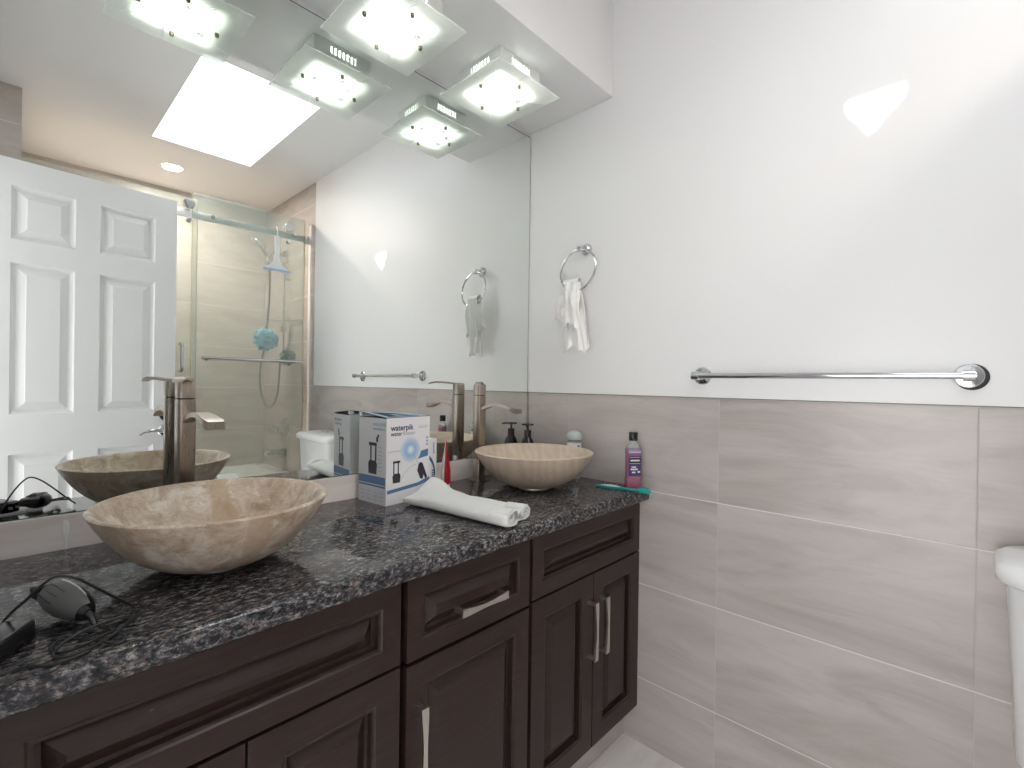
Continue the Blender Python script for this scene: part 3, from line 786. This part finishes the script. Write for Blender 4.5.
# ------------------------------------------------------------------ folded hand towel
def towel():
    b = B(); n, m = 46, 40
    A = [Vector((-.733, -.188)), Vector((-.684, -.539))]; Cc = [Vector((-.578, -.150)), Vector((-.556, -.502))]
    secs = []
    for j in range(m + 1):
        u = j / m; P0 = A[0].lerp(A[1], u); P1 = Cc[0].lerp(Cc[1], u)
        # left edge bows, the waist narrows in the middle
        P0 = P0 + Vector((.004 * sin(pi * u * 1.5), 0)); P1 = P1 + Vector((-.028 * sin(pi * min(1, u * 1.15)) ** 2, 0))
        hgt = .036 + .004 * (1 - u) ** 1.5
        row = []
        nb = n
        for i in range(nb):
            a = 2 * pi * i / nb
            cx = .5 - .5 * (abs(cos(a)) ** .62) * (1 if cos(a) > 0 else -1)       # 0 at left, 1 at right
            s_ = sin(a); z = (abs(s_) ** .75) * (1 if s_ > 0 else -1)
            z = (z * .5 + .5) * hgt
            top = max(0, s_)
            peak = .034 * math.exp(-((u - .0) / .20) ** 2) * math.exp(-((cx - .95) / .34) ** 2) - .016 * math.exp(-(u / .16) ** 2) * math.exp(-((cx - .1) / .35) ** 2)
            slope = .010 * math.exp(-((cx - .3) / .25) ** 2) * (1 - u * .6) * min(1, u * 3)
            crease = .020 * math.exp(-((cx - .60) / .06) ** 2) * max(0, (u - .45) / .55) ** 1.5
            wob = .0025 * sin(9 * u + 5 * cx) + .0018 * sin(23 * u - 8 * cx)
            z += top * (peak + slope - crease + wob)
            p = P0.lerp(P1, cx)
            sag = .012 * math.exp(-((cx - .6) / .12) ** 2) * (u > .9) * (u - .9) / .1
            row.append(Vector((p.x, p.y + sag, .8685 + max(0, z))))
        secs.append(row)
    ks = [b.add(r) for r in secs]
    for a, c in zip(ks, ks[1:]):
        for i in range(n): j = (i + 1) % n; b.face((a + i, a + j, c + j, c + i))
    # rounded back end
    cen = sum(secs[0], Vector()) / n; k = b.add([r.lerp(cen, .5) + Vector((0, .008, 0)) for r in secs[0]]); k2 = b.add([cen + Vector((0, .011, 0))])
    for i in range(n): j = (i + 1) % n; b.face((ks[0] + i, k + i, k + j, ks[0] + j)); b.face((k + i, k2, k + j))
    # front end: the roll's hollow
    d = (Cc[1] - A[1]).normalized(); nrm = Vector((d.y, -d.x, 0))
    e = secs[-1]; cen = sum(e, Vector()) / n
    r1 = [p.lerp(cen, .10) + nrm * .006 for p in e]; r2 = [p.lerp(cen, .24) + nrm * .004 for p in e]; r3 = [p.lerp(cen, .36) - nrm * .012 for p in e]
    kk = [ks[-1]] + [b.add(r) for r in (r1, r2, r3)]
    for a, c in zip(kk, kk[1:]):
        for i in range(n): j = (i + 1) % n; b.face((a + i, a + j, c + j, c + i))
    b.face([kk[-1] + i for i in range(n)])
    return b, cen, d, nrm
tb, cen, td, tn = towel()
tw = thing('hand_towel', 'white terry hand towel folded and rolled on the counter in front of the box', 'towel', (-.64, -.32, .868))
build(tb, 'fold', TOWEL, tw, 70)
def roll(cx_, rad, name):
    b = B(); base = Vector((-.684, -.539, 0)).lerp(Vector((-.556, -.502, 0)), cx_); base.z = .8685 + rad + .001; d3 = Vector((td.x, td.y, 0))
    ax = Vector((-tn.x, -tn.y, 0)); L = []
    pts = []
    for i in range(40):
        a = 2 * pi * 1.9 * i / 39 + 1.0; r = rad * (1 - .62 * i / 39); pts.append((r * cos(a), r * sin(a) * .88))
    for k, (x, z) in enumerate(pts):
        r = math.hypot(x, z); ux, uz = (x / r, z / r); o = .0026
        L.append([base + d3 * (x + ux * o) + Vector((0, 0, z + uz * o)) - ax * .003, base + d3 * (x - ux * o) + Vector((0, 0, z - uz * o)) - ax * .003,
                  base + d3 * (x - ux * o) + Vector((0, 0, z - uz * o)) + ax * .05, base + d3 * (x + ux * o) + Vector((0, 0, z + uz * o)) + ax * .05])
    b.rings(L, True, True, True); return build(b, name, TOWEL, tw, 70)
roll(.20, .021, 'rolled_edge'); roll(.80, .019, 'rolled_edge')

# ------------------------------------------------------------------ small things by the right wall
t = thing('soap_pump_bottle', 'black pump bottle in the corner behind the striped sink', 'bottle', (-.052, -.046, .868))
c = (-.052, -.046, 0)
b = B(); b.lathe([(.026, .868), (.029, .871), (.029, .955), (.0275, .972), (.021, .990), (.0145, 1.000), (.0125, 1.004)], c, 28, cap0=True); build(b, 'bottle_body', BLACKP, t)
b = B(); b.lathe([(.0140, 1.001), (.0140, 1.027), (.0125, 1.030), (.0045, 1.031), (.0040, 1.050)], c, 20, cap1=True); build(b, 'pump_collar', BLACKP, t)
b = B(); b.lathe([(.004, 1.048), (.0235, 1.0495), (.0245, 1.0520), (.0235, 1.0545), (.006, 1.0560), (0, 1.0562)], c, 24, cap0=True); b.tube([(c[0] - .018, c[1] - .012, 1.052), (c[0] - .028, c[1] - .020, 1.051), (c[0] - .031, c[1] - .022, 1.047)], [.004, .0035, .003], 8); build(b, 'nozzle', BLACKP, t)

t = thing('clear_bottle', 'clear plastic bottle with a cloudy cap, between the striped sink and the tiled wall', 'bottle', (-.042, -.268, .868))
c = (-.042, -.268, 0)
b = B(); b.lathe([(.024, .868), (.0265, .871), (.0265, 1.000), (.024, 1.007), (.020, 1.009), (.018, 1.013)], c, 28, cap0=True); bb = build(b, 'bottle_body', CLEARP, t)
b = B(); b.lathe([(.022, 1.010), (.0305, 1.012), (.0315, 1.020), (.029, 1.030), (.021, 1.040), (.009, 1.0455), (0, 1.046)], c, 28, cap0=True); build(b, 'cap', TEALLID, t)
b = B()
for a0, a1, z0, z1 in ((2.0, 5.6, .915, 1.000),):
    n = 14; L = [[Vector((c[0] + .0268 * cos(a0 + (a1 - a0) * i / n), c[1] + .0268 * sin(a0 + (a1 - a0) * i / n), z)) for i in range(n + 1)] for z in (z0, z1)]
    b.rings(L, False)
build(b, 'label_wrap', WHITEP, bb)
b = B()
for a0, a1, z0, z1 in ((3.3, 3.9, .93, .985), (4.2, 4.6, .95, .992), (2.3, 2.9, .93, .985)):
    n = 8; L = [[Vector((c[0] + .0271 * cos(a0 + (a1 - a0) * i / n), c[1] + .0271 * sin(a0 + (a1 - a0) * i / n), z)) for i in range(n + 1)] for z in (z0, z1)]
    b.rings(L, False)
build(b, 'blue_print', LBLUE, bb)

def rrect(cx, cy, hx, hy, r, z, ang=0, n=4):
    out = []
    for sx, sy, a0 in ((1, 1, 0), (-1, 1, pi / 2), (-1, -1, pi), (1, -1, 1.5 * pi)):
        for i in range(n + 1):
            a = a0 + pi / 2 * i / n; x = sx * (hx - r) + r * cos(a); y = sy * (hy - r) + r * sin(a)
            out.append(Vector((cx + x * cos(ang) - y * sin(ang), cy + x * sin(ang) + y * cos(ang), z)))
    return out
mx, my, ma = -.042, -.512, radians(-38)
t = thing('mouthwash_bottle', 'pink mouthwash bottle with a black cap and purple label at the counter corner', 'bottle', (mx, my, .868))
b = B(); rr_ = lambda hx, hy, z, r=.007: rrect(mx, my, hx, hy, r, z, ma)
b.rings([rr_(.022, .014, .868), rr_(.0245, .0165, .871), rr_(.0245, .0165, .905), rr_(.0235, .0155, .908), rr_(.0235, .0155, .985), rr_(.0245, .0165, .988), rr_(.0245, .0165, 1.002), rr_(.021, .015, 1.012), rr_(.0135, .0125, 1.020, .009), rr_(.0115, .0115, 1.024, .010), rr_(.0115, .0115, 1.032, .010)], True, True, True)
for i, f in enumerate(b.f):
    z = sum(b.v[k].z for k in f) / len(f); b.mi[i] = 1 if z > 1.004 else 0
bt = build(b, 'bottle_body', [MAGENTA, CLEARP], t, 40)
b = B(); b.lathe([(.0135, 1.030), (.0145, 1.032), (.0145, 1.056), (.0135, 1.058), (0, 1.0585)], (mx, my, 0), 24, cap0=True); build(b, 'cap', BLACKP, t)
MW = Matrix.Translation((mx, my, .868)) @ Matrix.Rotation(ma, 4, 'Z')
for nm, x0, x1, z0, z1, m_, d in (('upper_label', -.0225, .0225, .121, .133, LAV, .0172), ('label_panel', -.0215, .0215, .045, .112, PURPLE, .0161)):
    b = B(); b.box(x0, x1, -d - .0004, -d + .0008, z0, z1); b.xf(MW); build(b, nm, m_, bt, 0)
b = B(); b.box(-.019, .019, -.0171, -.0164, .088, .106); b.xf(MW); build(b, 'name_plate', DARKD, bt, 0)
b = B()
for x0, x1, z0, z1 in ((-.019, .019, .1065, .1075), (-.016, .016, .0945, .0995), (-.019, .019, .0865, .0875), (-.012, .004, .073, .077), (-.015, .010, .065, .070), (-.010, .002, .055, .060), (.010, .018, .056, .062), (-.020, .020, .1245, .1260)): b.box(x0, x1, -.0183 if z0 > .12 else -.0176, -.0165, z0, z1)
b.xf(MW); build(b, 'white_print', WHITEP, bt, 0)

# toothbrush lying at the corner of the counter
t = thing('toothbrush', 'teal and white toothbrush lying across the counter corner in front of the mouthwash', 'toothbrush', (-.095, -.50, .868))
sp = bez([(-.108, -.412, .8735), (-.104, -.445, .874), (-.100, -.480, .8750), (-.094, -.515, .8755), (-.089, -.545, .8762), (-.085, -.572, .877)], 6)
b = B(); N = len(sp); L = []
for i, p in enumerate(sp):
    u = i / (N - 1); a = .0062 - .002 * math.exp(-((u - .55) / .15) ** 2) - .0022 * (u > .8) * (u - .8) / .2; d = (sp[min(i + 1, N - 1)] - sp[max(i - 1, 0)]).normalized(); s_ = Vector((0, 0, 1)).cross(d).normalized()
    L.append([p + s_ * a * cos(2 * pi * k / 12) + Vector((0, 0, .0042 * sin(2 * pi * k / 12))) for k in range(12)])
b.rings(L, True, True, True); build(b, 'brush_handle', TEAL, t, 50)
b = B(); q = sp[3:16]; b.tube([p + Vector((0, 0, .0034)) for p in q], [.0015 + .0036 * sin(pi * i / (len(q) - 1)) for i in range(len(q))], 8); build(b, 'grip', TEALC, t)
b = B(); b.rbox(-.093, -.076, -.598, -.560, .870, .888, .004); build(b, 'head_cover', TEAL, t)
# white dried drip on the backsplash
b = B(); prof = [(.0, .928), (.0045, .922), (.0058, .910), (.0048, .897), (.0028, .888), (.0022, .875), (.003, .869), (.007, .8684)]
L = []
for hw_, z in prof: L.append([Vector((-1.4145 + hw_ * cos(a), -.0084 - .0016 * sin(a) * (hw_ > 0), z)) for a in [pi * i / 8 for i in range(9)]])
b.rings(L, False); tag(build(b, 'dried_drip', SMEAR, None, 60), 'white dried drip running down the tile backsplash left of the mottled sink', 'drip')

# ------------------------------------------------------------------ trimmer, adapter, cords
t = thing('hair_trimmer', 'grey and black electric trimmer lying on its cord left of the mottled sink', 'trimmer', (-1.438, -.405, .868))
a0 = Vector((-1.451, -.366, .903)); a1 = Vector((-1.420, -.455, .889)); d = (a1 - a0).normalized(); s_ = d.cross(Vector((0, 0, 1))).normalized(); u_ = s_.cross(d)
def body(b, sc, prof, lift=0):
    L = []
    for u, hw_, hh in prof:
        p = a0.lerp(a1, u) + u_ * lift
        L.append([p + s_ * hw_ * sc * cos(2 * pi * i / 20) + u_ * hh * sc * sin(2 * pi * i / 20) for i in range(20)])
    b.rings(L, True, True, True)
P_ = [(.0, .014, .013), (.06, .0195, .0165), (.25, .0225, .019), (.5, .0225, .0195), (.75, .018, .017), (.92, .012, .012), (1.0, .007, .008)]
b = B(); body(b, 1, P_); build(b, 'body', BLACKP, t, 50)
b = B(); L = []
for u, hw_, hh in P_[1:-1]:
    p = a0.lerp(a1, u); L.append([p + s_ * hw_ * 1.05 * cos(a) + u_ * hh * 1.06 * sin(a) for a in [radians(-35) + radians(145) * i / 14 for i in range(15)]])
b.rings(L, False)
gr = build(b, 'grip_panel', TRIMG, t, 50)
b = B()
for k in range(3): b.tube([a0.lerp(a1, u) + s_ * hw_ * 1.07 * cos(radians(20 + 25 * k)) + u_ * hh * 1.08 * sin(radians(20 + 25 * k)) for u, hw_, hh in P_[1:4]], .0007, 5)
build(b, 'grip_rib', BLACKP, gr)
b = B(); b.tube([a0.lerp(a1, u) + s_ * hw_ * 1.06 * cos(radians(108)) + u_ * hh * 1.07 * sin(radians(108)) for u, hw_, hh in P_[1:-2]], .0016, 6); build(b, 'silver_trim', SILV, t)
b = B(); hp = a0 - d * .004
L = []
for q, hw_, hh in ((0, .0165, .012), (.010, .019, .010), (.016, .0205, .006)): L.append([hp - d * q + s_ * hw_ * cos(2 * pi * i / 4 + pi / 4) * 1.3 + u_ * hh * sin(2 * pi * i / 4 + pi / 4) * 1.3 for i in range(4)])
b.rings(L, True, True, True); build(b, 'blade_head', BLACKP, t, 0)
b = B(); b.tube([a1 - d * .002, a1 + d * .008 - Vector((0, 0, .003)), a1 + d * .016 - Vector((0, 0, .010))], [.0062, .0045, .0028], 10); build(b, 'strain_relief', BLACKP, t)
b = B(); z = .871
cord = [a1 + d * .014 - Vector((0, 0, .009)), (-1.390, -.520, .8725), (-1.400, -.533, z), (-1.420, -.505, .873), (-1.448, -.480, z + .003), (-1.456, -.482, z), (-1.460, -.492, z), (-1.455, -.508, z), (-1.435, -.515, z + .002),
        (-1.395, -.500, z + .006), (-1.372, -.478, z + .004), (-1.385, -.470, z + .008), (-1.425, -.480, z + .008), (-1.450, -.494, z + .003), (-1.458, -.518, z), (-1.440, -.528, z), (-1.405, -.515, z + .004), (-1.378, -.490, z + .010),
        (-1.372, -.462, z + .004), (-1.366, -.430, z + .002), (-1.382, -.432, z + .018), (-1.404, -.444, z + .042), (-1.430, -.452, z + .068), (-1.451, -.455, z + .080), (-1.466, -.452, z + .072), (-1.482, -.440, z + .052), (-1.496, -.415, z + .030), (-1.510, -.392, z + .004), (-1.528, -.375, z)]
b.tube(bez(cord, 8), .0019, 7); build(b, 'power_cord', CORD, t)
t = thing('power_adapter', 'black plug-in power adapter lying at the left edge beside the trimmer', 'adapter', (-1.497, -.455, .868))
Ma = Matrix.Translation((-1.503, -.455, .868)) @ Matrix.Rotation(radians(58), 4, 'Z')
b = B(); b.rbox(-.040, .030, -.020, .020, .001, .029, .005); b.xf(Ma); build(b, 'adapter_body', BLACKP, t, 40)
b = B(); b.rbox(.026, .0335, -.015, .015, .004, .026, .003); b.xf(Ma); fb = build(b, 'prong_face', BLACKP, t, 40)
b = B(); b.box(.030, .047, -.0085, -.0068, .012, .019); b.xf(Ma); build(b, 'prong', SILV, fb, 0)
b = B(); b.box(.030, .047, .0068, .0085, .012, .019); b.xf(Ma); build(b, 'prong', SILV, fb, 0)
t = tag(build(B().tube(bez([(-1.525, -.535, .8705), (-1.505, -.525, .8705), (-1.487, -.520, .8705), (-1.470, -.532, .8705), (-1.450, -.538, .8705), (-1.425, -.530, .8705)], 8), .0018, 7), 'loose_cord', CORD), 'thin loose black cord end at the front left edge of the counter', 'cord')

# ------------------------------------------------------------------ toilet by the right wall
t = thing('toilet', 'white two-piece toilet against the right wall under the towel bar end', 'toilet', (-.35, -1.595, 0))
tyc = -1.599
def RR(x0, x1, hw_, r, z):   # rounded rectangle footprint, back at the wall
    return rrect((x0 + x1) / 2, tyc, (x1 - x0) / 2, hw_, r, z, 0, 6)
b = B(); b.rings([RR(-.165, -.015, .165, .045, .46), RR(-.185, -.015, .195, .05, .50), RR(-.190, -.013, .198, .05, .63), RR(-.197, -.012, .210, .05, .844)], True, True, True); tk = build(b, 'tank', PORC, t, 50)
b = B(); b.rings([RR(-.206, -.008, .217, .055, .844), RR(-.215, -.006, .226, .058, .850), RR(-.217, -.006, .228, .058, .864), RR(-.212, -.007, .224, .056, .879), RR(-.196, -.012, .209, .05, .888), RR(-.15, -.04, .15, .04, .891)], True, True, True); ld = build(b, 'tank_lid', PORC, t, 60)
b = B(); b.lathe([(.024, .890), (.024, .895), (.021, .8975), (0, .898)], (-.11, tyc, 0), 24); build(b, 'flush_button', CHROME, ld)
def ov(x0, x1, hw_, z, n=32):
    cx_ = (x0 + x1) / 2; hx = (x1 - x0) / 2
    return [Vector((cx_ + hx * cos(2 * pi * i / n), tyc + hw_ * sin(2 * pi * i / n) * (1.0 if cos(2 * pi * i / n) < .2 else 1.0), z)) for i in range(n)]
b = B(); b.rings([ov(-.56, -.06, .125, 0), ov(-.56, -.05, .120, .06), ov(-.58, -.03, .115, .20), ov(-.66, -.015, .165, .33), ov(-.71, -.012, .185, .40), ov(-.70, -.03, .178, .41), ov(-.66, -.20, .135, .40), ov(-.60, -.26, .09, .30), ov(-.55, -.3, .05, .24)], True, True, True)
b.rings([RR(-.19, -.02, .11, .03, .33), RR(-.19, -.02, .14, .03, .462)], True, True, True)
build(b, 'toilet_bowl', PORC, t, 60)
b = B(); b.rings([ov(-.712, -.22, .186, .411), ov(-.715, -.215, .190, .418), ov(-.712, -.215, .188, .440), ov(-.68, -.24, .165, .449)], True, True, True); build(b, 'seat_lid', WHITEP, t, 60)

# toilet roll on its stand, glimpsed in the mirror over the sink rim
t = thing('toilet_roll_stand', 'chrome toilet roll stand before the bathtub, glimpsed in the mirror over the sink rim', 'toilet roll holder', (-.58, -1.90, 0))
b = B(); b.lathe([(.075, 0), (.075, .008), (.06, .012), (.009, .013), (.008, .015)], (-.66, -1.90, 0), 32, cap0=True); build(b, 'base', CHROME, t)
b = B(); b.tube(bez([(-.66, -1.90, .012), (-.66, -1.90, .3), (-.66, -1.90, .585), (-.652, -1.90, .600), (-.640, -1.90, .604)], 6), .008, 12); b.tube([(-.645, -1.90, .604), (-.505, -1.90, .604)], .007, 12); b.lathe([(0, -.505 ), (.012, -.506), (.013, -.498), (.0, -.494)], (0, -1.90, .604), 16, 'x'); build(b, 'arm', CHROME, t)
b = B(); b.lathe([(.020, -.632), (.055, -.632), (.055, -.524), (.020, -.524), (.020, -.632)], (0, -1.90, .592), 40, 'x')
tag(build(b, 'toilet_roll', PAPER, None, 30), 'white toilet paper roll on the chrome stand, seen in the mirror over the sink rim', 'toilet roll')

# ------------------------------------------------------------------ bath and shower, seen in the mirror
TX0, TX1, TY0, TY1 = -1.451, -.001, YF + .001, -2.06
t = thing('bathtub', 'white alcove bathtub behind the sliding glass shower doors', 'bathtub', (-.73, -2.5, 0))
b = B()
def tr(i0, i1, r, z): return rrect((TX0 + TX1) / 2, (TY0 + TY1) / 2, (TX1 - TX0) / 2 - i0, (TY1 - TY0) / 2 - i1, r, z, 0, 5)
b.rings([tr(0, 0, .012, 0), tr(0, 0, .012, .515), tr(.006, .006, .012, .525), tr(.07, .07, .09, .525), tr(.085, .08, .1, .51), tr(.13, .11, .12, .20), tr(.20, .17, .12, .14)], True, True, True); build(b, 'tub_shell', PORC, t, 50)
GY = -2.105
t = thing('fixed_glass_panel', 'fixed clear glass shower panel at the left, partly behind the white door', 'shower screen', (-1.08, GY - .012, .53))
b = B(); b.box(-1.448, -.690, GY - .020, GY - .012, .531, 2.315); build(b, 'pane', GLASS, t, 0)
b = B(); b.box(-.690, -.6885, GY - .020, GY - .012, .531, 2.315); build(b, 'pane_edge', GEDGE, t, 0)
t = thing('shower_rail', 'square chrome rail carrying the glass shower doors', 'rail', (-.72, GY, 2.205))
b = B(); b.box(-1.450, -.010, GY - .010, GY + .004, 2.192, 2.236, .002); build(b, 'rail_bar', RAILM, t, 30)
b = B(); b.box(-.030, -.001, GY - .013, GY + .007, 2.186, 2.243, .002); build(b, 'wall_bracket', CHROME, t, 30)
b = B(); b.lathe([(.0, .0125), (.010, .012), (.012, .008), (.012, .0)], (-.612, GY + .004, 2.222), 20, 'y'); build(b, 'stop_bolt', CHROME, t)
t = thing('sliding_shower_door', 'sliding clear glass shower door with rollers and a towel rail, on the right of the tub', 'shower door', (-.37, GY + .012, .54))
b = B(); b.box(-.722, -.045, GY + .008, GY + .016, .536, 2.345); pn = build(b, 'pane', GLASS, t, 0)
b = B(); b.box(-.7235, -.722, GY + .008, GY + .016, .536, 2.345); b.box(-.045, -.0435, GY + .008, GY + .016, .536, 2.345); build(b, 'pane_edge', GEDGE, t, 0)
for x in (-.742, -.157):
    b = B(); b.lathe([(0, .034), (.026, .034), (.030, .030), (.030, -.0), (.024, -.002)], (x, GY, 2.268), 28, 'y'); rl = build(b, 'roller', CHROME, t)
    b = B(); b.lathe([(0, .026), (.011, .026), (.013, .023), (.013, -.0), (.008, -.002)], (x, GY, 2.170), 18, 'y'); build(b, 'anti_lift_knob', CHROME, t)
b = B(); b.lathe([(0, .032), (.012, .031), (.013, .0165)], (-.118, GY, 2.228), 18, 'y'); build(b, 'clamp_knob', CHROME, t)
b = B(); ry_ = GY + .062; b.tube([(-.676, ry_, 1.343), (-.062, ry_, 1.343)], .0095, 14)
for x in (-.640, -.098): b.tube([(x, GY + .016, 1.343), (x, ry_, 1.343)], .008, 12); b.lathe([(.014, GY + .016), (.014, GY + .022), (.008, GY + .024)], (x, 0, 1.343), 18, 'y')
build(b, 'towel_rail', CHROME, t)
b = B(); hy = GY + .05; hx_ = -.776
b.tube(bez([(hx_, GY - .010, 1.262), (hx_, hy - .012, 1.262), (hx_, hy, 1.274), (hx_, hy, 1.34), (hx_, hy, 1.412), (hx_, hy - .012, 1.424), (hx_, GY - .010, 1.424)], 6), .0085, 12)
o = bpy.data.objects['fixed_glass_panel']; build(b, 'pull_handle', CHROME, o)
b = B(); b.box(-.004, -.0005, GY - .012, GY + .018, .526, 2.32); build(b, 'trim_5', RAILM, structure=True, angle=0)
# squeegee hung over the glass
t = thing('squeegee', 'white squeegee with a pale blue blade hanging from the shower rail', 'squeegee', (-.24, GY + .04, 2.0))
qx, qy = -.238, GY + .036
b = B(); L = []
for z, hw_ in ((2.186, .012), (2.175, .015), (2.12, .014), (2.06, .012), (2.03, .015), (2.005, .024), (1.987, .042), (1.975, .068), (1.968, .082), (1.963, .082)): L.append([Vector((qx - hw_, qy - .006, z)), Vector((qx + hw_, qy - .006, z)), Vector((qx + hw_, qy + .006, z)), Vector((qx - hw_, qy + .006, z))])
b.rings(L, True, True, True); build(b, 'squeegee_handle', WHITEP, t, 40)
b = B(); b.box(qx - .088, qx + .088, qy - .002, qy + .002, 1.950, 1.965); build(b, 'blade', SQB, t, 0)
b = B(); b.tube(bez([(qx, qy, 2.183), (qx, qy + .001, 2.215), (qx, qy - .008, 2.244), (qx, qy - .018, 2.250)], 5), .004, 8); build(b, 'hanging_loop', WHITEP, t)

# shower fittings on the right-hand tiled wall
SY = -2.53
t = thing('hand_shower', 'chrome hand shower on its wall bracket with a long looping hose', 'shower head', (-.001, SY, 2.0))
b = B(); b.box(-.014, -.0005, SY - .045, SY + .045, 2.125, 2.215, .004); build(b, 'wall_flange', CHROME, t)
b = B(); b.tube(bez([(-.005, SY, 2.17), (-.06, SY, 2.19), (-.10, SY, 2.18), (-.125, SY, 2.15)], 6), .010, 12); b.box(-.145, -.105, SY - .02, SY + .02, 2.105, 2.150, .006); build(b, 'shower_arm', CHROME, t)
b = B(); b.tube([(-.125, SY, 2.13), (-.165, SY + .01, 2.185), (-.205, SY + .015, 2.235)], [.011, .013, .016], 12); hd = build(b, 'wand', CHROME, t)
b = B(); Mh = Matrix.Translation((-.215, SY + .016, 2.245)) @ Matrix.Rotation(radians(-130), 4, 'Y'); b.lathe([(0, .0), (.030, .002), (.042, .010), (.040, .022), (.018, .034), (0, .036)], (0, 0, 0), 24); b.xf(Mh); build(b, 'spray_head', CHROME, hd)
b = B(); b.tube(bez([(-.125, SY, 2.12), (-.11, SY - .02, 1.95), (-.085, SY - .11, 1.75), (-.07, SY - .22, 1.50), (-.06, SY - .34, 1.28), (-.055, SY - .33, 1.12), (-.052, SY - .22, 1.01), (-.05, SY - .09, 1.02), (-.05, SY - .0, 1.12), (-.045, SY + .02, 1.28), (-.04, SY + .03, 1.40)], 8), .0065, 9); build(b, 'hose', HOSE, t)
t = thing('shower_slide_bar', 'slim vertical chrome slide bar on the shower wall', 'slide bar', (-.03, SY + .09, 1.40))
b = B(); b.tube([(-.045, SY + .09, 1.36), (-.045, SY + .09, 2.02)], .006, 12); build(b, 'bar', CHROME, t)
for z in (1.40, 1.98):
    b = B(); b.tube([(-.001, SY + .09, z), (-.050, SY + .09, z)], .010, 12); build(b, 'bar_mount', CHROME, t)
b = B(); b.box(-.062, -.030, SY + .070, SY + .110, 1.58, 1.62, .005); build(b, 'slider', CHROME, t)
def puff(name, c, r, mat, label, cat):
    b = B(); 
    for k in range(70):
        ax = Vector((random.gauss(0, 1), random.gauss(0, 1), random.gauss(0, 1))).normalized(); s1 = ax.orthogonal().normalized(); s2 = ax.cross(s1)
        cc = Vector(c) + ax * r * random.uniform(.25, .72); rad = r * random.uniform(.28, .42); ph = random.random() * 6
        i0 = []; i1 = []
        for i in range(17):
            a = 2 * pi * i / 16; w_ = sin(a * 4 + ph) * r * .09
            i0.append(cc + (s1 * cos(a) + s2 * sin(a)) * rad * .45 + ax * w_ * .3); i1.append(cc + (s1 * cos(a) + s2 * sin(a)) * rad + ax * (w_ + r * .10))
        b.rings([i0, i1], False)
    b.tube(bez([Vector(c) + Vector((0, 0, r * .6)), Vector(c) + Vector((.006, 0, r * 1.2)), Vector(c) + Vector((.012, 0, r * 1.45))], 4), .002, 6)
    return tag(build(b, name, mat, None, 0, fix=False), label, cat, 'mesh bath sponges in the shower')
puff('bath_sponge', (-.190, -2.405, 1.508), .100, PUFFB, 'sky blue mesh bath sponge behind the shower glass', 'sponge')
puff('bath_sponge', (-.105, -2.225, 1.380), .070, PUFFG, 'grey mesh bath sponge at the end of the glass door towel rail', 'sponge')
t = thing('sponge_hook', 'chrome wall hook rail holding the bath sponges', 'hook', (-.02, SY - .02, 1.62))
b = B(); b.tube([(-.020, -2.46, 1.656), (-.020, -2.17, 1.656)], .005, 10); build(b, 'hook_rail', CHROME, t)
for y, l in ((-2.405, .165), (-2.225, .080)):
    b = B(); b.tube(bez([(-.001, y, 1.66), (-.03, y, 1.658), (-l, y, 1.655), (-l - .012, y, 1.667)], 5), .004, 8); build(b, 'hook', CHROME, t)
t = thing('shower_valve', 'round chrome shower valve plate with a lever on the tiled wall', 'valve', (-.001, -2.50, .835))
b = B(); b.lathe([(0, -.020), (.035, -.018), (.080, -.006), (.084, -.0005)], (0, -2.50, .838), 36, 'x'); build(b, 'valve_plate', CHROME, t)
b = B(); b.tube([(-.015, -2.50, .838), (-.060, -2.50, .838)], [.026, .022], 18); b.tube([(-.055, -2.50, .838), (-.075, -2.55, .835), (-.085, -2.60, .832)], [.010, .009, .007], 10); build(b, 'lever', CHROME, t)
t = thing('tub_spout', 'chrome bathtub spout below the shower valve', 'spout', (-.07, -2.50, .655))
b = B(); L = []
for x, hw_, z0, z1 in ((-.001, .034, .630, .690), (-.02, .030, .632, .688), (-.09, .027, .636, .686), (-.13, .026, .636, .680), (-.142, .022, .640, .672)): L.append(rrect(0, 0, hw_, (z1 - z0) / 2, .014, 0, 0, 4)); L[-1] = [Vector((x, -2.50 + p.x, (z0 + z1) / 2 + p.y)) for p in L[-1]]
b.rings(L, True, True, True); build(b, 'spout_body', CHROME, t, 50)

# ------------------------------------------------------------------ the open six-panel door behind the camera
DW, DH = .655, 2.077
PR = [(0, 0), (.005, .009), (.012, .0135), (.018, .0145), (.0445, .003), (.046, .001)]
b = panel_slab(DW, DH, .035, [(.087, .291), (.3735, .568)], [(.20, .893), (1.055, 1.664), (1.757, 1.972)], PR, True)
# local: x from latch edge to hinge edge seen from the mirror side
MD = Matrix.Translation((-.922, -1.500, .008)) @ Matrix.Rotation(pi - .095, 4, 'Z')
b.xf(MD)
b.f = [tuple(reversed(f)) for f in b.f]
dr = build(b, 'door_1', DOORW, None, 0, structure=True)
def dx(b): return b.xf(MD)
b = B(); b.lathe([(0, -.012), (.020, -.012), (.028, -.008), (.030, -.0)], (.036, 0, 1.030), 24, 'y'); b.box(.0325, .0395, -.030, -.010, 1.014, 1.046, .003); build(dx(b), 'thumb_lock', CHROME, dr)
b = B(); b.lathe([(.012, -.04), (.012, -.014), (.024, -.012), (.030, -.006), (.030, 0)], (.042, 0, .955), 24, 'y'); b.tube(bez([(.042, -.040, .955), (.06, -.046, .957), (.10, -.050, .962), (.135, -.046, .955), (.150, -.040, .945)], 6), [.009] * 8 + [.008] * 8 + [.0065] * 9, 12); build(dx(b), 'lever_handle', CHROME, dr)
for z in (.25, 1.05, 1.85):
    b = B(); b.lathe([(.006, z - .045), (.006, z + .045)], (DW + .004, .002, 0), 12, cap0=True, cap1=True); build(dx(b), 'hinge', CHROME, dr)
